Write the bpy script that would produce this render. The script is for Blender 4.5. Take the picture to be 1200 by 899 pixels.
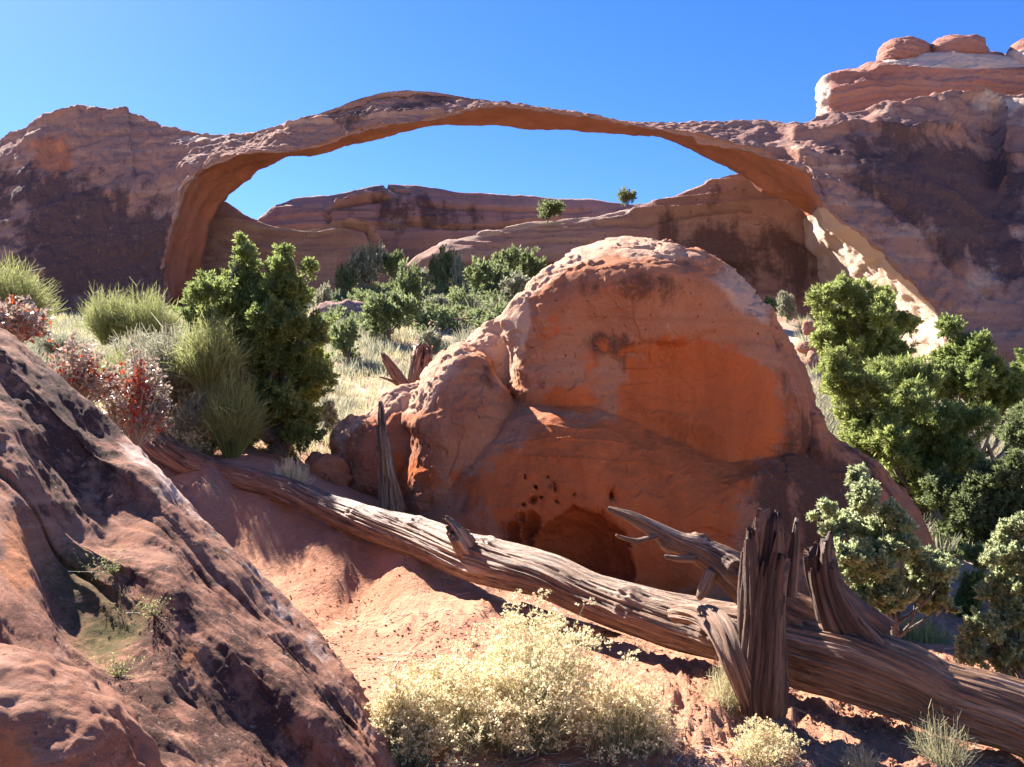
import bpy, math
import numpy as np
from math import radians, sin, cos, pi

# ------------------------------------------------------------------ camera, sky, sun
for o in list(bpy.data.objects): bpy.data.objects.remove(o)
SC = bpy.context.scene
FPX = 960.0; TILT = radians(4.0)
cam = bpy.data.cameras.new('camera'); camo = bpy.data.objects.new('camera', cam)
SC.collection.objects.link(camo); SC.camera = camo
cam.sensor_width = 36; cam.lens = 36*FPX/1200; cam.clip_end = 5000; cam.clip_start = 0.05
camo.location = (0, 0, 0); camo.rotation_euler = (radians(90)+TILT, 0, 0)

SUN_AZ = radians(-42)      # from +Y towards -X
SUN_EL = radians(39)
W = bpy.data.worlds.new('World'); SC.world = W; W.use_nodes = True
wn = W.node_tree; bg = wn.nodes['Background']
sky = wn.nodes.new('ShaderNodeTexSky'); sky.sky_type = 'NISHITA'; sky.sun_disc = False
sky.sun_elevation = SUN_EL; sky.sun_rotation = SUN_AZ
sky.air_density = 1.0; sky.dust_density = 0.3; sky.ozone_density = 3.0; sky.altitude = 1500
hs = wn.nodes.new('ShaderNodeHueSaturation'); hs.inputs['Saturation'].default_value = 1.3; hs.inputs['Hue'].default_value = .516
wn.links.new(sky.outputs[0], hs.inputs['Color']); wn.links.new(hs.outputs[0], bg.inputs[0])
bg.inputs[1].default_value = 0.058
sl = bpy.data.lights.new('sun', 'SUN'); sl.energy = 5.0; sl.angle = radians(0.53); sl.color = (1, 0.94, 0.85)
so = bpy.data.objects.new('sun', sl); SC.collection.objects.link(so)
from mathutils import Vector
sd = Vector((cos(SUN_EL)*sin(SUN_AZ), cos(SUN_EL)*cos(SUN_AZ), sin(SUN_EL)))
so.rotation_euler = sd.to_track_quat('Z', 'Y').to_euler()
SC.view_settings.view_transform = 'Standard'; SC.view_settings.look = 'None'
SC.view_settings.exposure = 2.25; SC.view_settings.gamma = 1.0; SC.view_settings.use_curve_mapping = False
SC.render.engine = 'CYCLES'
SC.cycles.max_bounces = 6; SC.cycles.diffuse_bounces = 4; SC.cycles.transparent_max_bounces = 4

# ------------------------------------------------------------------ maths helpers
rng = np.random.default_rng(11)
def P(px, py, d):
    """photo pixel + distance north of the viewer -> place in the scene (metres)"""
    px = np.asarray(px, float); py = np.asarray(py, float); d = np.asarray(d, float)
    u = (px-600)/FPX; v = (449.5-py)/FPX
    ry = cos(TILT)-v*sin(TILT); rz = sin(TILT)+v*cos(TILT)
    k = d/ry
    return np.stack(np.broadcast_arrays(u*k, d, rz*k), -1)

_perm = np.random.default_rng(3).permutation(4096)
_grad = np.random.default_rng(4).normal(size=(4096, 3)); _grad /= np.linalg.norm(_grad, axis=1)[:, None]
def noise3(p):
    p = np.asarray(p, float); i = np.floor(p).astype(np.int64); f = p-i
    w = f*f*f*(f*(f*6-15)+10); out = 0
    for dx in (0, 1):
        for dy in (0, 1):
            for dz in (0, 1):
                h = _perm[(_perm[(_perm[(i[..., 0]+dx) & 4095]+i[..., 1]+dy) & 4095]+i[..., 2]+dz) & 4095]
                g = _grad[h]
                dot = g[..., 0]*(f[..., 0]-dx)+g[..., 1]*(f[..., 1]-dy)+g[..., 2]*(f[..., 2]-dz)
                out = out+dot*(w[..., 0] if dx else 1-w[..., 0])*(w[..., 1] if dy else 1-w[..., 1])*(w[..., 2] if dz else 1-w[..., 2])
    return out*1.6
def fbm(p, scale=1.0, octs=4, seed=0, rough=0.5):
    p = np.asarray(p, float)/scale+np.array([seed*7.31, seed*3.77, seed*5.13]); a = 1; o = 0
    for k in range(octs): o = o+a*noise3(p); p = p*2.03+1.7; a *= rough
    return o
def ridge(p, scale=1.0, octs=3, seed=0):
    p = np.asarray(p, float)/scale+np.array([seed*7.31, seed*3.77, seed*5.13]); a = 1; o = 0
    for k in range(octs): o = o+a*(1-2*np.abs(noise3(p))); p = p*2.1+1.7; a *= .5
    return o
def sstep(a, b, x): t = np.clip((x-a)/(b-a), 0, 1); return t*t*(3-2*t)
def strata(P3, period, seed=0, warp=.6):
    """bedding: rounded ledges following slightly wavy horizontal beds"""
    z = P3[..., 2]+warp*fbm(P3*np.array([1, 1, .5]), period*6, 2, seed)
    q = np.zeros_like(P3); q[..., 2] = z/period; q[..., 0] = seed*3.3+P3[..., 0]*.01
    return noise3(q)+.6*noise3(q*2.3+5)+.35*noise3(q*5.1+9)
def crom(C, ts, tens=1.0):
    """Catmull-Rom through rows of C at float params ts (0..n-1)"""
    C = np.asarray(C, float); n = len(C); ts = np.clip(np.asarray(ts, float), 0, n-1-1e-9)
    i = np.floor(ts).astype(int); f = (ts-i).reshape((-1,)+(1,)*(C.ndim-1))
    p1 = C[i]; p2 = C[i+1]; p0 = C[np.maximum(i-1, 0)]; p3 = C[np.minimum(i+2, n-1)]
    m1 = tens*(p2-p0)/2; m2 = tens*(p3-p1)/2
    return (2*f**3-3*f**2+1)*p1+(f**3-2*f**2+f)*m1+(-2*f**3+3*f**2)*p2+(f**3-f**2)*m2

# ------------------------------------------------------------------ object helpers
COL = SC.collection
def mk(name, VF, mat, parent=None, smooth=True, attrs=None, loc=None):
    if isinstance(VF, list):
        Vs = []; Fs = []; n = 0
        for v, f in VF: Vs.append(v); Fs.append(f+n); n += len(v)
        V = np.concatenate(Vs); Fc = np.concatenate(Fs)
    else: V, Fc = VF
    if loc is not None: V = V-np.asarray(loc)
    me = bpy.data.meshes.new(name)
    me.vertices.add(len(V)); me.vertices.foreach_set('co', np.ascontiguousarray(V, np.float32).ravel())
    k = Fc.shape[1]
    me.loops.add(len(Fc)*k); me.loops.foreach_set('vertex_index', np.ascontiguousarray(Fc, np.int32).ravel())
    me.polygons.add(len(Fc)); me.polygons.foreach_set('loop_start', np.arange(0, len(Fc)*k, k, dtype=np.int32))
    me.update(calc_edges=True)
    me.polygons.foreach_set('use_smooth', np.full(len(Fc), smooth))
    for an, av in (attrs or {}).items():
        if av.ndim == 1:
            a = me.attributes.new(an, 'FLOAT', 'POINT'); a.data.foreach_set('value', av.astype(np.float32))
        else:
            a = me.attributes.new(an, 'FLOAT_VECTOR', 'POINT'); a.data.foreach_set('vector', av.astype(np.float32).ravel())
    me.materials.append(mat)
    o = bpy.data.objects.new(name, me); COL.objects.link(o)
    if parent: o.parent = parent
    elif loc is not None: o.location = loc
    return o
def tag(o, label=None, cat=None, group=None, kind=None):
    if label: o['label'] = label
    if cat: o['category'] = cat
    if group: o['group'] = group
    if kind: o['kind'] = kind
    return o
def empty(name, loc, label, cat, group=None):
    o = bpy.data.objects.new(name, None); COL.objects.link(o); o.location = loc; o.empty_display_size = .2
    return tag(o, label, cat, group)
def gridF(nu, nv, cu=False, cv=False):
    a = np.arange(nu if cu else nu-1); b = np.arange(nv if cv else nv-1)
    A, B = np.meshgrid(a, b, indexing='ij'); A = A.ravel(); B = B.ravel(); A1 = (A+1) % nu; B1 = (B+1) % nv
    return np.stack([A*nv+B, A1*nv+B, A1*nv+B1, A*nv+B1], 1)
def vnormals(V, F):
    n = np.cross(V[F[:, 2]]-V[F[:, 0]], V[F[:, 3]]-V[F[:, 1]])
    N = np.zeros_like(V)
    for k in range(4):
        for c in range(3): N[:, c] += np.bincount(F[:, k], n[:, c], len(V))
    l = np.linalg.norm(N, axis=1)[:, None]; return N/np.maximum(l, 1e-12)

# ------------------------------------------------------------------ materials
class NT:
    def __init__(s, name):
        s.m = bpy.data.materials.new(name); s.m.use_nodes = True; s.t = s.m.node_tree; s.t.nodes.clear()
        s.out = s.n('ShaderNodeOutputMaterial')
    def n(s, ty): return s.t.nodes.new(ty)
    def put(s, node, key, v):
        if v is None: return
        sock = node.inputs[key]
        if isinstance(v, bpy.types.NodeSocket): s.t.links.new(v, sock)
        elif isinstance(v, (tuple, list)) and sock.type == 'RGBA' and len(v) == 3: sock.default_value = (*v, 1)
        else: sock.default_value = v
    def co(s): return s.n('ShaderNodeTexCoord').outputs['Object']
    def attr(s, name, vec=False):
        a = s.n('ShaderNodeAttribute'); a.attribute_name = name; return a.outputs['Vector' if vec else 'Fac']
    def map(s, v, scale=(1, 1, 1), rot=(0, 0, 0), loc=(0, 0, 0)):
        m = s.n('ShaderNodeMapping'); s.put(m, 'Vector', v); m.inputs['Scale'].default_value = scale
        m.inputs['Rotation'].default_value = rot; m.inputs['Location'].default_value = loc; return m.outputs[0]
    def noise(s, v, scale, detail=5, rough=.55, dist=0):
        m = s.n('ShaderNodeTexNoise'); s.put(m, 'Vector', v); m.inputs['Scale'].default_value = scale
        m.inputs['Detail'].default_value = detail; m.inputs['Roughness'].default_value = rough
        m.inputs['Distortion'].default_value = dist; return m.outputs['Fac']
    def vor(s, v, scale, feat='F1', out='Distance'):
        m = s.n('ShaderNodeTexVoronoi'); m.feature = feat; s.put(m, 'Vector', v); m.inputs['Scale'].default_value = scale
        return m.outputs[out]
    def math(s, op, a, b=None, clamp=False):
        m = s.n('ShaderNodeMath'); m.operation = op; m.use_clamp = clamp; s.put(m, 0, a); s.put(m, 1, b); return m.outputs[0]
    def rng(s, f, a, b, c=0., d=1.):
        m = s.n('ShaderNodeMapRange'); m.interpolation_type = 'SMOOTHSTEP'; s.put(m, 'Value', f)
        for k, v in (('From Min', a), ('From Max', b), ('To Min', c), ('To Max', d)): m.inputs[k].default_value = v
        return m.outputs[0]
    def ramp(s, f, stops):
        m = s.n('ShaderNodeValToRGB'); s.put(m, 0, f); e = m.color_ramp.elements
        while len(e) < len(stops): e.new(.5)
        for q, (p, c) in zip(e, stops): q.position = p; q.color = (*c, 1)
        return m.outputs[0]
    def mix(s, f, a, b, mode='MIX'):
        m = s.n('ShaderNodeMix'); m.data_type = 'RGBA'; m.blend_type = mode
        s.put(m, 'Factor', f); s.put(m, 6, a); s.put(m, 7, b); return m.outputs[2]
    def bump(s, h, strength, dist, nrm=None):
        m = s.n('ShaderNodeBump'); s.put(m, 'Height', h); m.inputs['Strength'].default_value = strength
        m.inputs['Distance'].default_value = dist; s.put(m, 'Normal', nrm); return m.outputs[0]
    def bsdf(s, col, rough=.9, spec=.2, nrm=None):
        b = s.n('ShaderNodeBsdfPrincipled'); s.put(b, 'Base Color', col); s.put(b, 'Roughness', rough)
        s.put(b, 'Specular IOR Level', spec); s.put(b, 'Normal', nrm); return b.outputs[0]
    def done(s, sh): s.t.links.new(sh, s.out.inputs[0]); return s.m

def rock_mat(name, base, base2, dark, pale, fresh, L, dark_t=.55, strat=1.0, bumpd=.05, speck=.5, k=.75):
    """sandstone; L = size in metres of its main patches"""
    t = NT(name); co = t.co(); K = lambda c, k: tuple(x*k for x in c)
    base, base2, dark, fresh = K(base, k), K(base2, k), K(dark, k), K(fresh, (1+k)/2)
    n1 = t.noise(co, 1/L, 6, .6, .4)
    n2 = t.noise(t.map(co, (1, 1, 1), (.3, .5, 0), (9, 3, 5)), 2.6/L, 9, .68, .3)
    n3 = t.noise(co, 14/L, 6, .7)
    beds = t.noise(t.map(co, (.25/L, .25/L, 5.5/L), (.05, -.06, 0)), 1.0, 8, .65, .15)
    stk = t.noise(t.map(co, (3.2/L, 3.2/L, .28/L)), 1.0, 6, .6, .3)
    c = t.mix(t.rng(n1, .35, .65), base, base2)
    c = t.mix(t.math('MULTIPLY', t.rng(beds, .5, .68), .55*strat), c, pale)
    c = t.mix(t.math('MULTIPLY', t.rng(beds, .46, .36), .45*strat), c, dark)
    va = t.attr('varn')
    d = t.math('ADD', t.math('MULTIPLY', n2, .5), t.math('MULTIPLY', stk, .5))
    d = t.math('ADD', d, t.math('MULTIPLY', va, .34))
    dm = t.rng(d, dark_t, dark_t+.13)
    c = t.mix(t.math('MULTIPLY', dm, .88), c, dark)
    sp = t.rng(n3, .60, .70)
    c = t.mix(t.math('MULTIPLY', sp, speck), c, dark)
    sp2 = t.rng(t.noise(t.map(co, loc=(4, 4, 4)), 9/L, 6, .7), .60, .74)
    c = t.mix(t.math('MULTIPLY', sp2, .45*speck), c, pale)
    fm = t.rng(t.noise(co, 60/L, 7, .75), .56, .66)
    c = t.mix(t.math('MULTIPLY', fm, .45*speck), c, dark)
    fm2 = t.rng(t.noise(t.map(co, loc=(8, 2, 1)), 38/L, 7, .75), .58, .68)
    c = t.mix(t.math('MULTIPLY', fm2, .4*speck), c, pale)
    fr = t.attr('fresh')
    fc = t.mix(t.rng(stk, .3, .7), fresh, tuple(x*.72 for x in fresh))
    ff = t.rng(t.math('ADD', fr, t.math('MULTIPLY', t.math('SUBTRACT', n2, .5), 1.3)), .42, .58)
    c = t.mix(t.math('MULTIPLY', ff, .84), c, fc)
    ms = t.rng(t.math('ADD', t.attr('moss'), t.math('MULTIPLY', t.math('SUBTRACT', n3, .5), 1.2)), .45, .8)
    c = t.mix(t.math('MULTIPLY', ms, .7), c, (.075, .075, .025))
    rl = t.attr('pale_sunlit')  # pale rock tone, also carries sunlight painted into rims and lit faces
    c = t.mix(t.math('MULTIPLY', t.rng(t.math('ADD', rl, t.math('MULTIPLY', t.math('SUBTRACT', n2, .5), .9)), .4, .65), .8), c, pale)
    h = t.math('ADD', t.noise(co, 30/L, 8, .7), t.math('MULTIPLY', beds, 1.2*strat))
    h = t.math('ADD', h, t.math('MULTIPLY', n3, .9)); h = t.math('ADD', h, t.math('MULTIPLY', t.noise(co, 110/L, 4, .8), .35))
    nr = t.bump(h, .9, bumpd)
    return t.done(t.bsdf(c, .95, .06, nr))

R_ARCH = rock_mat('arch_rock', (.38, .20, .15), (.31, .175, .145), (.085, .052, .055), (.72, .53, .40), (.54, .20, .11), 7.0, .61, .55, .3, .9, 1.05)
R_RIDGE = rock_mat('ridge_rock', (.38, .235, .195), (.31, .18, .155), (.09, .055, .055), (.52, .38, .31), (.42, .17, .09), 9.0, .63, .6, .3, .9, 1.1)
R_CAP = rock_mat('caprock', (.46, .22, .17), (.40, .18, .135), (.14, .07, .06), (.66, .52, .44), (.46, .2, .12), 8.0, .70, .4, .4, .3, .95)
R_BOUL = rock_mat('boulder_rock', (.50, .215, .115), (.42, .155, .08), (.12, .055, .036), (.62, .40, .28), (.66, .16, .045), 1.3, .60, .3, .05, 1.1, .95)
R_FORE = rock_mat('fore_rock', (.44, .22, .145), (.36, .16, .105), (.075, .038, .032), (.62, .44, .35), (.52, .21, .10), .36, .585, .3, .010, 1.4, .68)
R_SMALL = rock_mat('small_rock', (.44, .22, .14), (.36, .17, .12), (.12, .06, .05), (.56, .38, .28), (.5, .2, .1), 1.2, .68, .8, .03)

def leaf_mat(name, c1, c2, c3, trans=.35, rough=.6, spec=.25, tcol=None):
    t = NT(name); g = t.n('ShaderNodeNewGeometry')
    c = t.ramp(g.outputs['Random Per Island'], [(0, c1), (.55, c2), (1, c3)])
    n = t.noise(t.co(), 2.2, 3, .6)
    c = t.mix(t.rng(n, .35, .65, 0, .45), c, c1)
    b = t.bsdf(c, rough, spec)
    tr = t.n('ShaderNodeBsdfTranslucent'); t.put(tr, 'Color', t.mix(.5, c, tcol or c3))
    m = t.n('ShaderNodeMixShader'); m.inputs[0].default_value = trans
    t.t.links.new(b, m.inputs[1]); t.t.links.new(tr.outputs[0], m.inputs[2])
    return t.done(m.outputs[0])
L_JUN = leaf_mat('juniper_leaf', (.06, .095, .026), (.17, .22, .06), (.33, .38, .13), .5)
L_JUN2 = leaf_mat('juniper_light', (.09, .12, .03), (.26, .31, .08), (.46, .50, .18), .5)
L_FAR = leaf_mat('far_leaf', (.05, .075, .03), (.14, .18, .07), (.28, .31, .14), .45)
L_GREY = leaf_mat('greygreen_leaf', (.13, .17, .06), (.32, .36, .16), (.54, .56, .33), .55, .4, .6)
L_BROOM = leaf_mat('broom_stem', (.10, .12, .035), (.24, .27, .08), (.46, .46, .20), .4)
L_SAGE = leaf_mat('sage_leaf', (.11, .12, .07), (.24, .24, .15), (.46, .43, .31), .35)
L_RED = leaf_mat('red_leaf', (.22, .03, .02), (.38, .05, .03), (.5, .12, .04), .4, .35, .5)
L_BRONZE = leaf_mat('bronze_leaf', (.18, .12, .09), (.32, .22, .15), (.50, .40, .32), .3, .25, 1.0)
L_CREAM = leaf_mat('cream_flower', (.56, .42, .20), (.74, .61, .34), (.84, .75, .52), .4)
L_STRAW = leaf_mat('straw_blade', (.30, .25, .13), (.48, .42, .24), (.62, .56, .36), .4)
L_STEM = leaf_mat('rabbit_stem', (.17, .17, .09), (.34, .32, .17), (.56, .50, .32), .35)
L_TWIG = leaf_mat('pale_twig', (.22, .17, .13), (.36, .30, .25), (.50, .45, .39), .0)
def bark_mat(name, c1, c2, c3, fib=True, sc=1.0):
    t = NT(name); v = t.attr('fib', True) if fib else t.co()
    n1 = t.noise(t.map(v, (1, 1, 1)), 16*sc, 9, .7, .1); n2 = t.noise(v, 60*sc, 6, .7)
    n3 = t.noise(t.co(), 2.5, 4, .6)
    c = t.ramp(n1, [(.33, c1), (.5, c2), (.68, c3)])
    c = t.mix(t.rng(n2, .40, .5, .85, 0), c, c1)
    c = t.mix(t.rng(n3, .4, .65, 0, .4), c, tuple(x*1.15 for x in c2))
    h = t.math('ADD', t.math('MULTIPLY', n1, 1.3), t.math('MULTIPLY', n2, .7))
    return t.done(t.bsdf(c, .6, .45, t.bump(h, 1.0, .035)))
M_LOG = bark_mat('dead_wood', (.045, .02, .012), (.28, .14, .075), (.56, .40, .28))
M_LOGD = bark_mat('dead_wood_dark', (.025, .011, .008), (.11, .05, .03), (.30, .19, .13))
M_BARK = bark_mat('bark', (.06, .045, .035), (.16, .125, .10), (.30, .25, .21), False)

# ------------------------------------------------------------------ ground height
_gp = [(600,899,4.15),(450,890,4.1),(330,899,3.9),(1000,899,4.3),(1150,899,4.5),(820,800,5.3),(700,765,5.8),(560,705,6.7),
 (900,850,4.7),(1050,860,4.75),(450,760,5.75),(480,715,6.75),(430,700,7.6),(360,680,7.9),(400,628,8.35),(300,598,9.1),(330,605,9.0),(330,655,8.5),(260,622,9.0),(470,645,7.75),(500,682,7.3),(400,760,5.8),(340,740,6.4),(600,725,6.4),(250,575,9.3),(215,560,9.9),
 (250,535,11),(400,585,10.3),(300,510,14),(420,500,20),(400,462,28),(460,432,36),(330,430,33),(120,425,24),(40,410,22),
 (200,398,38),(100,372,76),(200,368,79),(430,402,43),(600,372,52),(480,362,62),(580,345,76),(400,352,86),(500,338,97),(620,336,97),
 (1180,830,6.0),(1150,790,6.8),(1050,745,8.2),(1100,690,10.6),(1180,650,14),(1150,580,22),(1010,455,36),(940,402,36),(1100,440,62),
 (1200,450,64),(1150,510,40),(740,700,9.6),(600,668,10.0),(480,615,10.4),(740,560,18),(800,450,36),(850,385,60),(900,720,9.3),
 (700,420,45),(700,340,98),(900,360,90),(20,392,50)]
_gw = [tuple(P(*q)) for q in _gp]+[(0,0,-1.7),(0,-3,-1.75),(-2.5,1,-1.5),(3,1,-1.8),(-6,4,-.6),(-9,8,.3),(-18,14,1.6),(6,-3,-1.9),(10,6,-2.0),(14,12,-2.0),
 (-6,-6,-1.2),(0,-20,-3),(30,-10,-4),(-30,-10,1),(0,-80,-8),(80,20,-3),(-80,30,10),(60,70,5),(-75,80,12),(90,120,18),(-90,120,22),(0,130,24),(0,220,24),
 (200,200,15),(-200,200,15),(250,-50,-5),(-250,-50,0),(0,-300,-8),(0,600,10),(600,500,5),(-600,500,5),(-700,-500,0),(700,-500,0),(0,1500,0),(1500,300,0),(-1500,300,0),(0,-1500,0),(0,3000,0),(-3000,-500,0),(3000,-500,0)]
_gw = np.array(_gw)
def _q(x, y):
    x = np.asarray(x, float); y = np.asarray(y, float); r = np.hypot(x, y)+1e-6; l = np.log1p(r/1.5)/r
    return np.stack([x*l, y*l], -1)
_gc = _q(_gw[:, 0], _gw[:, 1])
_phi = lambda r: np.sqrt(r*r+.003)
_A = _phi(np.linalg.norm(_gc[:, None]-_gc[None], axis=2))
_zs = np.arcsinh(_gw[:, 2]/3)
_c = np.linalg.solve(_A-1e-3*np.eye(len(_gc)), _zs)
def G0(x, y):
    q = _q(x, y); sh = q.shape[:-1]; q = q.reshape(-1, 2); o = np.empty(len(q))
    for i in range(0, len(q), 20000):
        o[i:i+20000] = _phi(np.linalg.norm(q[i:i+20000, None]-_gc[None], axis=2))@_c
    return (3*np.sinh(o)).reshape(sh)
def G(x, y):
    x = np.asarray(x, float); y = np.asarray(y, float); z = G0(x, y); r = np.hypot(x, y)
    p = np.stack(np.broadcast_arrays(x, y, 0.0), -1)
    z = z+.034*fbm(p, .3, 5, 12)*sstep(20, 10, r)+.05*fbm(p, 1.4, 4, 2)*np.clip(r/8, .5, 1)+fbm(p, 9, 3, 5)*.25*sstep(10, 40, r)
    u = 600+FPX*x/np.maximum(y, .5)
    cl = sstep(700, 800, u)*sstep(7, 5.6, r)*sstep(1180, 1000, u)+.35*sstep(6.6, 7.2, r)*sstep(9, 8, r)+.25*sstep(12, 20, r)
    z = z+cl*.038*np.maximum(ridge(p, .13, 3, 3)-.2, 0)
    ck = sstep(.1, .5, fbm(p, 1.1, 2, 21)); z = z+ck*.036*ridge(p, .16, 3, 9)*sstep(14, 9, r)
    return z
def GP(px, d):
    x = (px-600)/FPX*d; return np.array([x, d, float(G(x, d))])

def ground_mat():
    t = NT('desert_soil'); co = t.co()
    n1 = t.noise(co, .9, 6, .6); n2 = t.noise(co, 7, 8, .7); n3 = t.noise(co, 45, 4, .7)
    c = t.mix(t.rng(n1, .35, .65), (.54, .27, .165), (.45, .21, .125))
    c = t.mix(t.rng(n2, .55, .72, 0, .55), c, (.60, .38, .26))
    c = t.mix(t.rng(n2, .42, .3, 0, .5), c, (.26, .11, .07))
    fa = t.attr('far')
    cf = t.mix(t.rng(t.noise(co, .35, 8, .7), .4, .62), (.40, .24, .165), (.48, .40, .27))
    c = t.mix(fa, c, cf)
    h = t.math('ADD', t.noise(co, 14, 8, .72), t.math('MULTIPLY', n3, .35))
    return t.done(t.bsdf(c, .95, .1, t.bump(h, .9, .07)))
a1 = np.linspace(-40, 40, 560); a2 = np.linspace(40, 320, 140)[1:-1]
ang = np.radians(np.concatenate([a1, a2])); rr = np.exp(np.linspace(np.log(.4), np.log(3000), 720))
A_, R_ = np.meshgrid(ang, rr, indexing='ij'); X = R_*np.sin(A_); Y = R_*np.cos(A_)
Z = G(X, Y); V = np.stack([X, Y, Z], -1).reshape(-1, 3)
far = sstep(10, 18, np.hypot(V[:, 0], V[:, 1]))
ground = mk('ground', (V, gridF(len(ang), len(rr), True)[:, ::-1]), ground_mat(), attrs={'far': far})
tag(ground, kind='structure')

# ------------------------------------------------------------------ rock builders
def disp(V, F, fn):
    return V+vnormals(V, F)*fn(V)[:, None]
def blob(outline, c, d0, front, back, p=2.2, na=400, nr=90, amp=.1, sc=1.0, st=.3, per=1.0, extra=None, seed=0, ex=0.5, fine=1.0, post=None):
    """a closed rock whose widest section follows the outline, `front`/`back` metres thick either way"""
    O = np.array(outline, float); O = np.concatenate([O[-2:], O, O[:3]])
    O = crom(O, np.linspace(2, len(O)-3, 2000)); L = np.r_[0, np.cumsum(np.linalg.norm(np.diff(O, axis=0), axis=1))]
    s = np.linspace(0, L[-1], na, endpoint=False); O = np.stack([np.interp(s, L, O[:, 0]), np.interp(s, L, O[:, 1])], 1)
    O += (np.stack([noise3(np.stack([O[:, 0]/22, O[:, 1]/22, 0*s+seed+k], 1)) for k in (0, 5)], 1))*fine*2.0
    c = np.array(c, float); rows = []; q = []
    for side, th, n in ((1, front, nr), (-1, back, max(nr//3, 10))):
        t = np.sin(np.linspace(0.002, 1, n)*pi/2)
        if side < 0: t = t[::-1][1:]
        for tt in t:
            px = c+(O-c)*tt; h = (1-tt**p)**(1/p) if p > 0 else 0
            d = d0-side*th*h
            if side > 0 and extra is not None: d = d+extra(px[:, 0], px[:, 1])*min(1, (1-tt)*8)
            rows.append(P(px[:, 0], px[:, 1], d)); q.append(px)
    V = np.array(rows); nv = V.shape[0]; V = V.reshape(-1, 3); q = np.array(q).reshape(-1, 2)
    F = gridF(nv, na, False, True)
    dd = lambda V: amp*fbm(V, sc, 5, seed+1)+st*amp*strata(V, per, seed)+amp*.35*ridge(V, sc*.35, 3, seed+4)
    N = vnormals(V, F); a = dd(V)
    if post: a = a+post(*toposy(V), V)
    V = V+N*(a-amp*.3)[:, None]
    return V, F, q
def join(parts):
    Vs, Fs, Q = [], [], []; n = 0
    for V, F, q in parts: Vs.append(V); Fs.append(F+n); Q.append(q); n += len(V)
    return np.concatenate(Vs), np.concatenate(Fs), np.concatenate(Q)
def gauss(px, py, cx, cy, rx, ry, rot=0):
    c, s = cos(rot), sin(rot); x = px-cx; y = py-cy
    return np.exp(-(((x*c+y*s)/rx)**2+((-x*s+y*c)/ry)**2))
def soft(px, py, cx, cy, rx, ry, rot=0, w=.35):
    c, s = cos(rot), sin(rot); x = px-cx; y = py-cy
    return 1-sstep(1-w, 1+w, np.sqrt(((x*c+y*s)/rx)**2+((-x*s+y*c)/ry)**2))
def nearline(px, py, line):
    L = np.array(line, float); d = np.full(len(px), 1e9)
    for (x0, y0), (x1, y1) in zip(L[:-1], L[1:]):
        vx, vy = x1-x0, y1-y0; t = np.clip(((px-x0)*vx+(py-y0)*vy)/(vx*vx+vy*vy), 0, 1)
        d = np.minimum(d, np.hypot(px-x0-t*vx, py-y0-t*vy))
    return d
def toposy(V):
    """scene point -> photo-space angles, used to place stains, relief and painted sunlight on a known spot of a rock"""
    y = V[:, 1]; cy = cos(TILT)*V[:, 1]+sin(TILT)*V[:, 2]; cz = -sin(TILT)*V[:, 1]+cos(TILT)*V[:, 2]
    return 600+FPX*V[:, 0]/cy, 449.5-FPX*cz/cy

# ------------------------------------------------------------------ the arch
st = [ # top(px,py,d)   front lower edge   rear lower edge
 ((-420,420,100),(-420,450,80),(-420,470,110)),
 ((-180,285,98),(-200,410,78),(-200,420,112)),
 ((-60,205,96),(-80,400,78),(-80,410,112)),
 ((0,163,95),(0,392,78),(0,400,112)),
 ((38,138,94),(60,385,79),(60,395,112)),
 ((82,124,93),(120,380,80),(125,390,110)),
 ((112,124,92.5),(145,376,80),(150,386,108)),
 ((146,127,92),(168,372,80),(185,380,104)),
 ((156,133,92),(182,366,80),(215,372,98)),
 ((185,141,91),(193,352,80),(236,352,92)),
 ((210,148,90),(190,318,80),(238,325,91)),
 ((232,152,89),(198,280,80),(243,290,90)),
 ((255,155,88),(206,250,80),(248,262,90)),
 ((277,155,87),(212,222,80),(264,237,90)),
 ((300,152,86),(230,203,80),(280,220,90)),
 ((322,148,85),(262,187,80),(300,203,90)),
 ((345,142,84),(300,178,80),(316,196,89)),
 ((367,135,84),(337,178,80),(337,184,88)),
 ((395,127,84),(377,170,80),(363,184,88)),
 ((420,118,84),(412,157,80),(400,173,88)),
 ((445,110,84),(440,149,80),(440,167,88)),
 ((475,107,84),(480,144,80),(480,157,88)),
 ((507,108,84),(513,138,80),(513,150,88)),
 ((545,113,84),(548,129,80),(548,149,88)),
 ((585,117,84),(585,124,80),(583,148,88)),
 ((625,122,84),(625,128,80),(622,153,88)),
 ((665,128,84),(665,133,80),(660,153,88)),
 ((705,135,84),(705,139,80),(700,156,88)),
 ((745,142,84),(745,147,80),(742,159,88)),
 ((785,143,84),(787,154,79),(770,161,88)),
 ((820,142,84),(827,161,78),(795,169,88)),
 ((850,141,84),(858,168,77),(820,180,88)),
 ((880,138,84),(888,177,76),(845,191,88)),
 ((905,137,84),(915,190,75),(872,205,88)),
 ((928,137,84),(936,199,74),(897,222,87)),
 ((943,138,84),(950,206,73),(922,235,86)),
 ((960,133,84),(958,226,72),(941,247,90)),
 ((985,129,84),(972,248,71),(943,262,92)),
 ((1010,127,84),(988,264,70.5),(944,290,92)),
 ((1035,122,84),(1013,278,70),(955,307,92)),
 ((1060,118,84),(1040,304,69),(960,325,92)),
 ((1085,113,85),(1061,325,68.5),(962,345,92)),
 ((1110,108,86),(1083,352,68),(962,370,92)),
 ((1130,106,88),(1101,378,67),(960,400,87)),
 ((1155,105,90),(1114,410,66),(965,440,86)),
 ((1180,104,92),(1130,450,65),(1000,470,78)),
 ((1215,103,92),(1180,470,64),(1100,490,80)),
 ((1300,101,92),(1280,480,62),(1280,490,90)),
 ((1450,120,90),(1450,490,60),(1450,500,100)),
 ((1700,250,85),(1700,500,58),(1700,510,100)),
]
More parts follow.
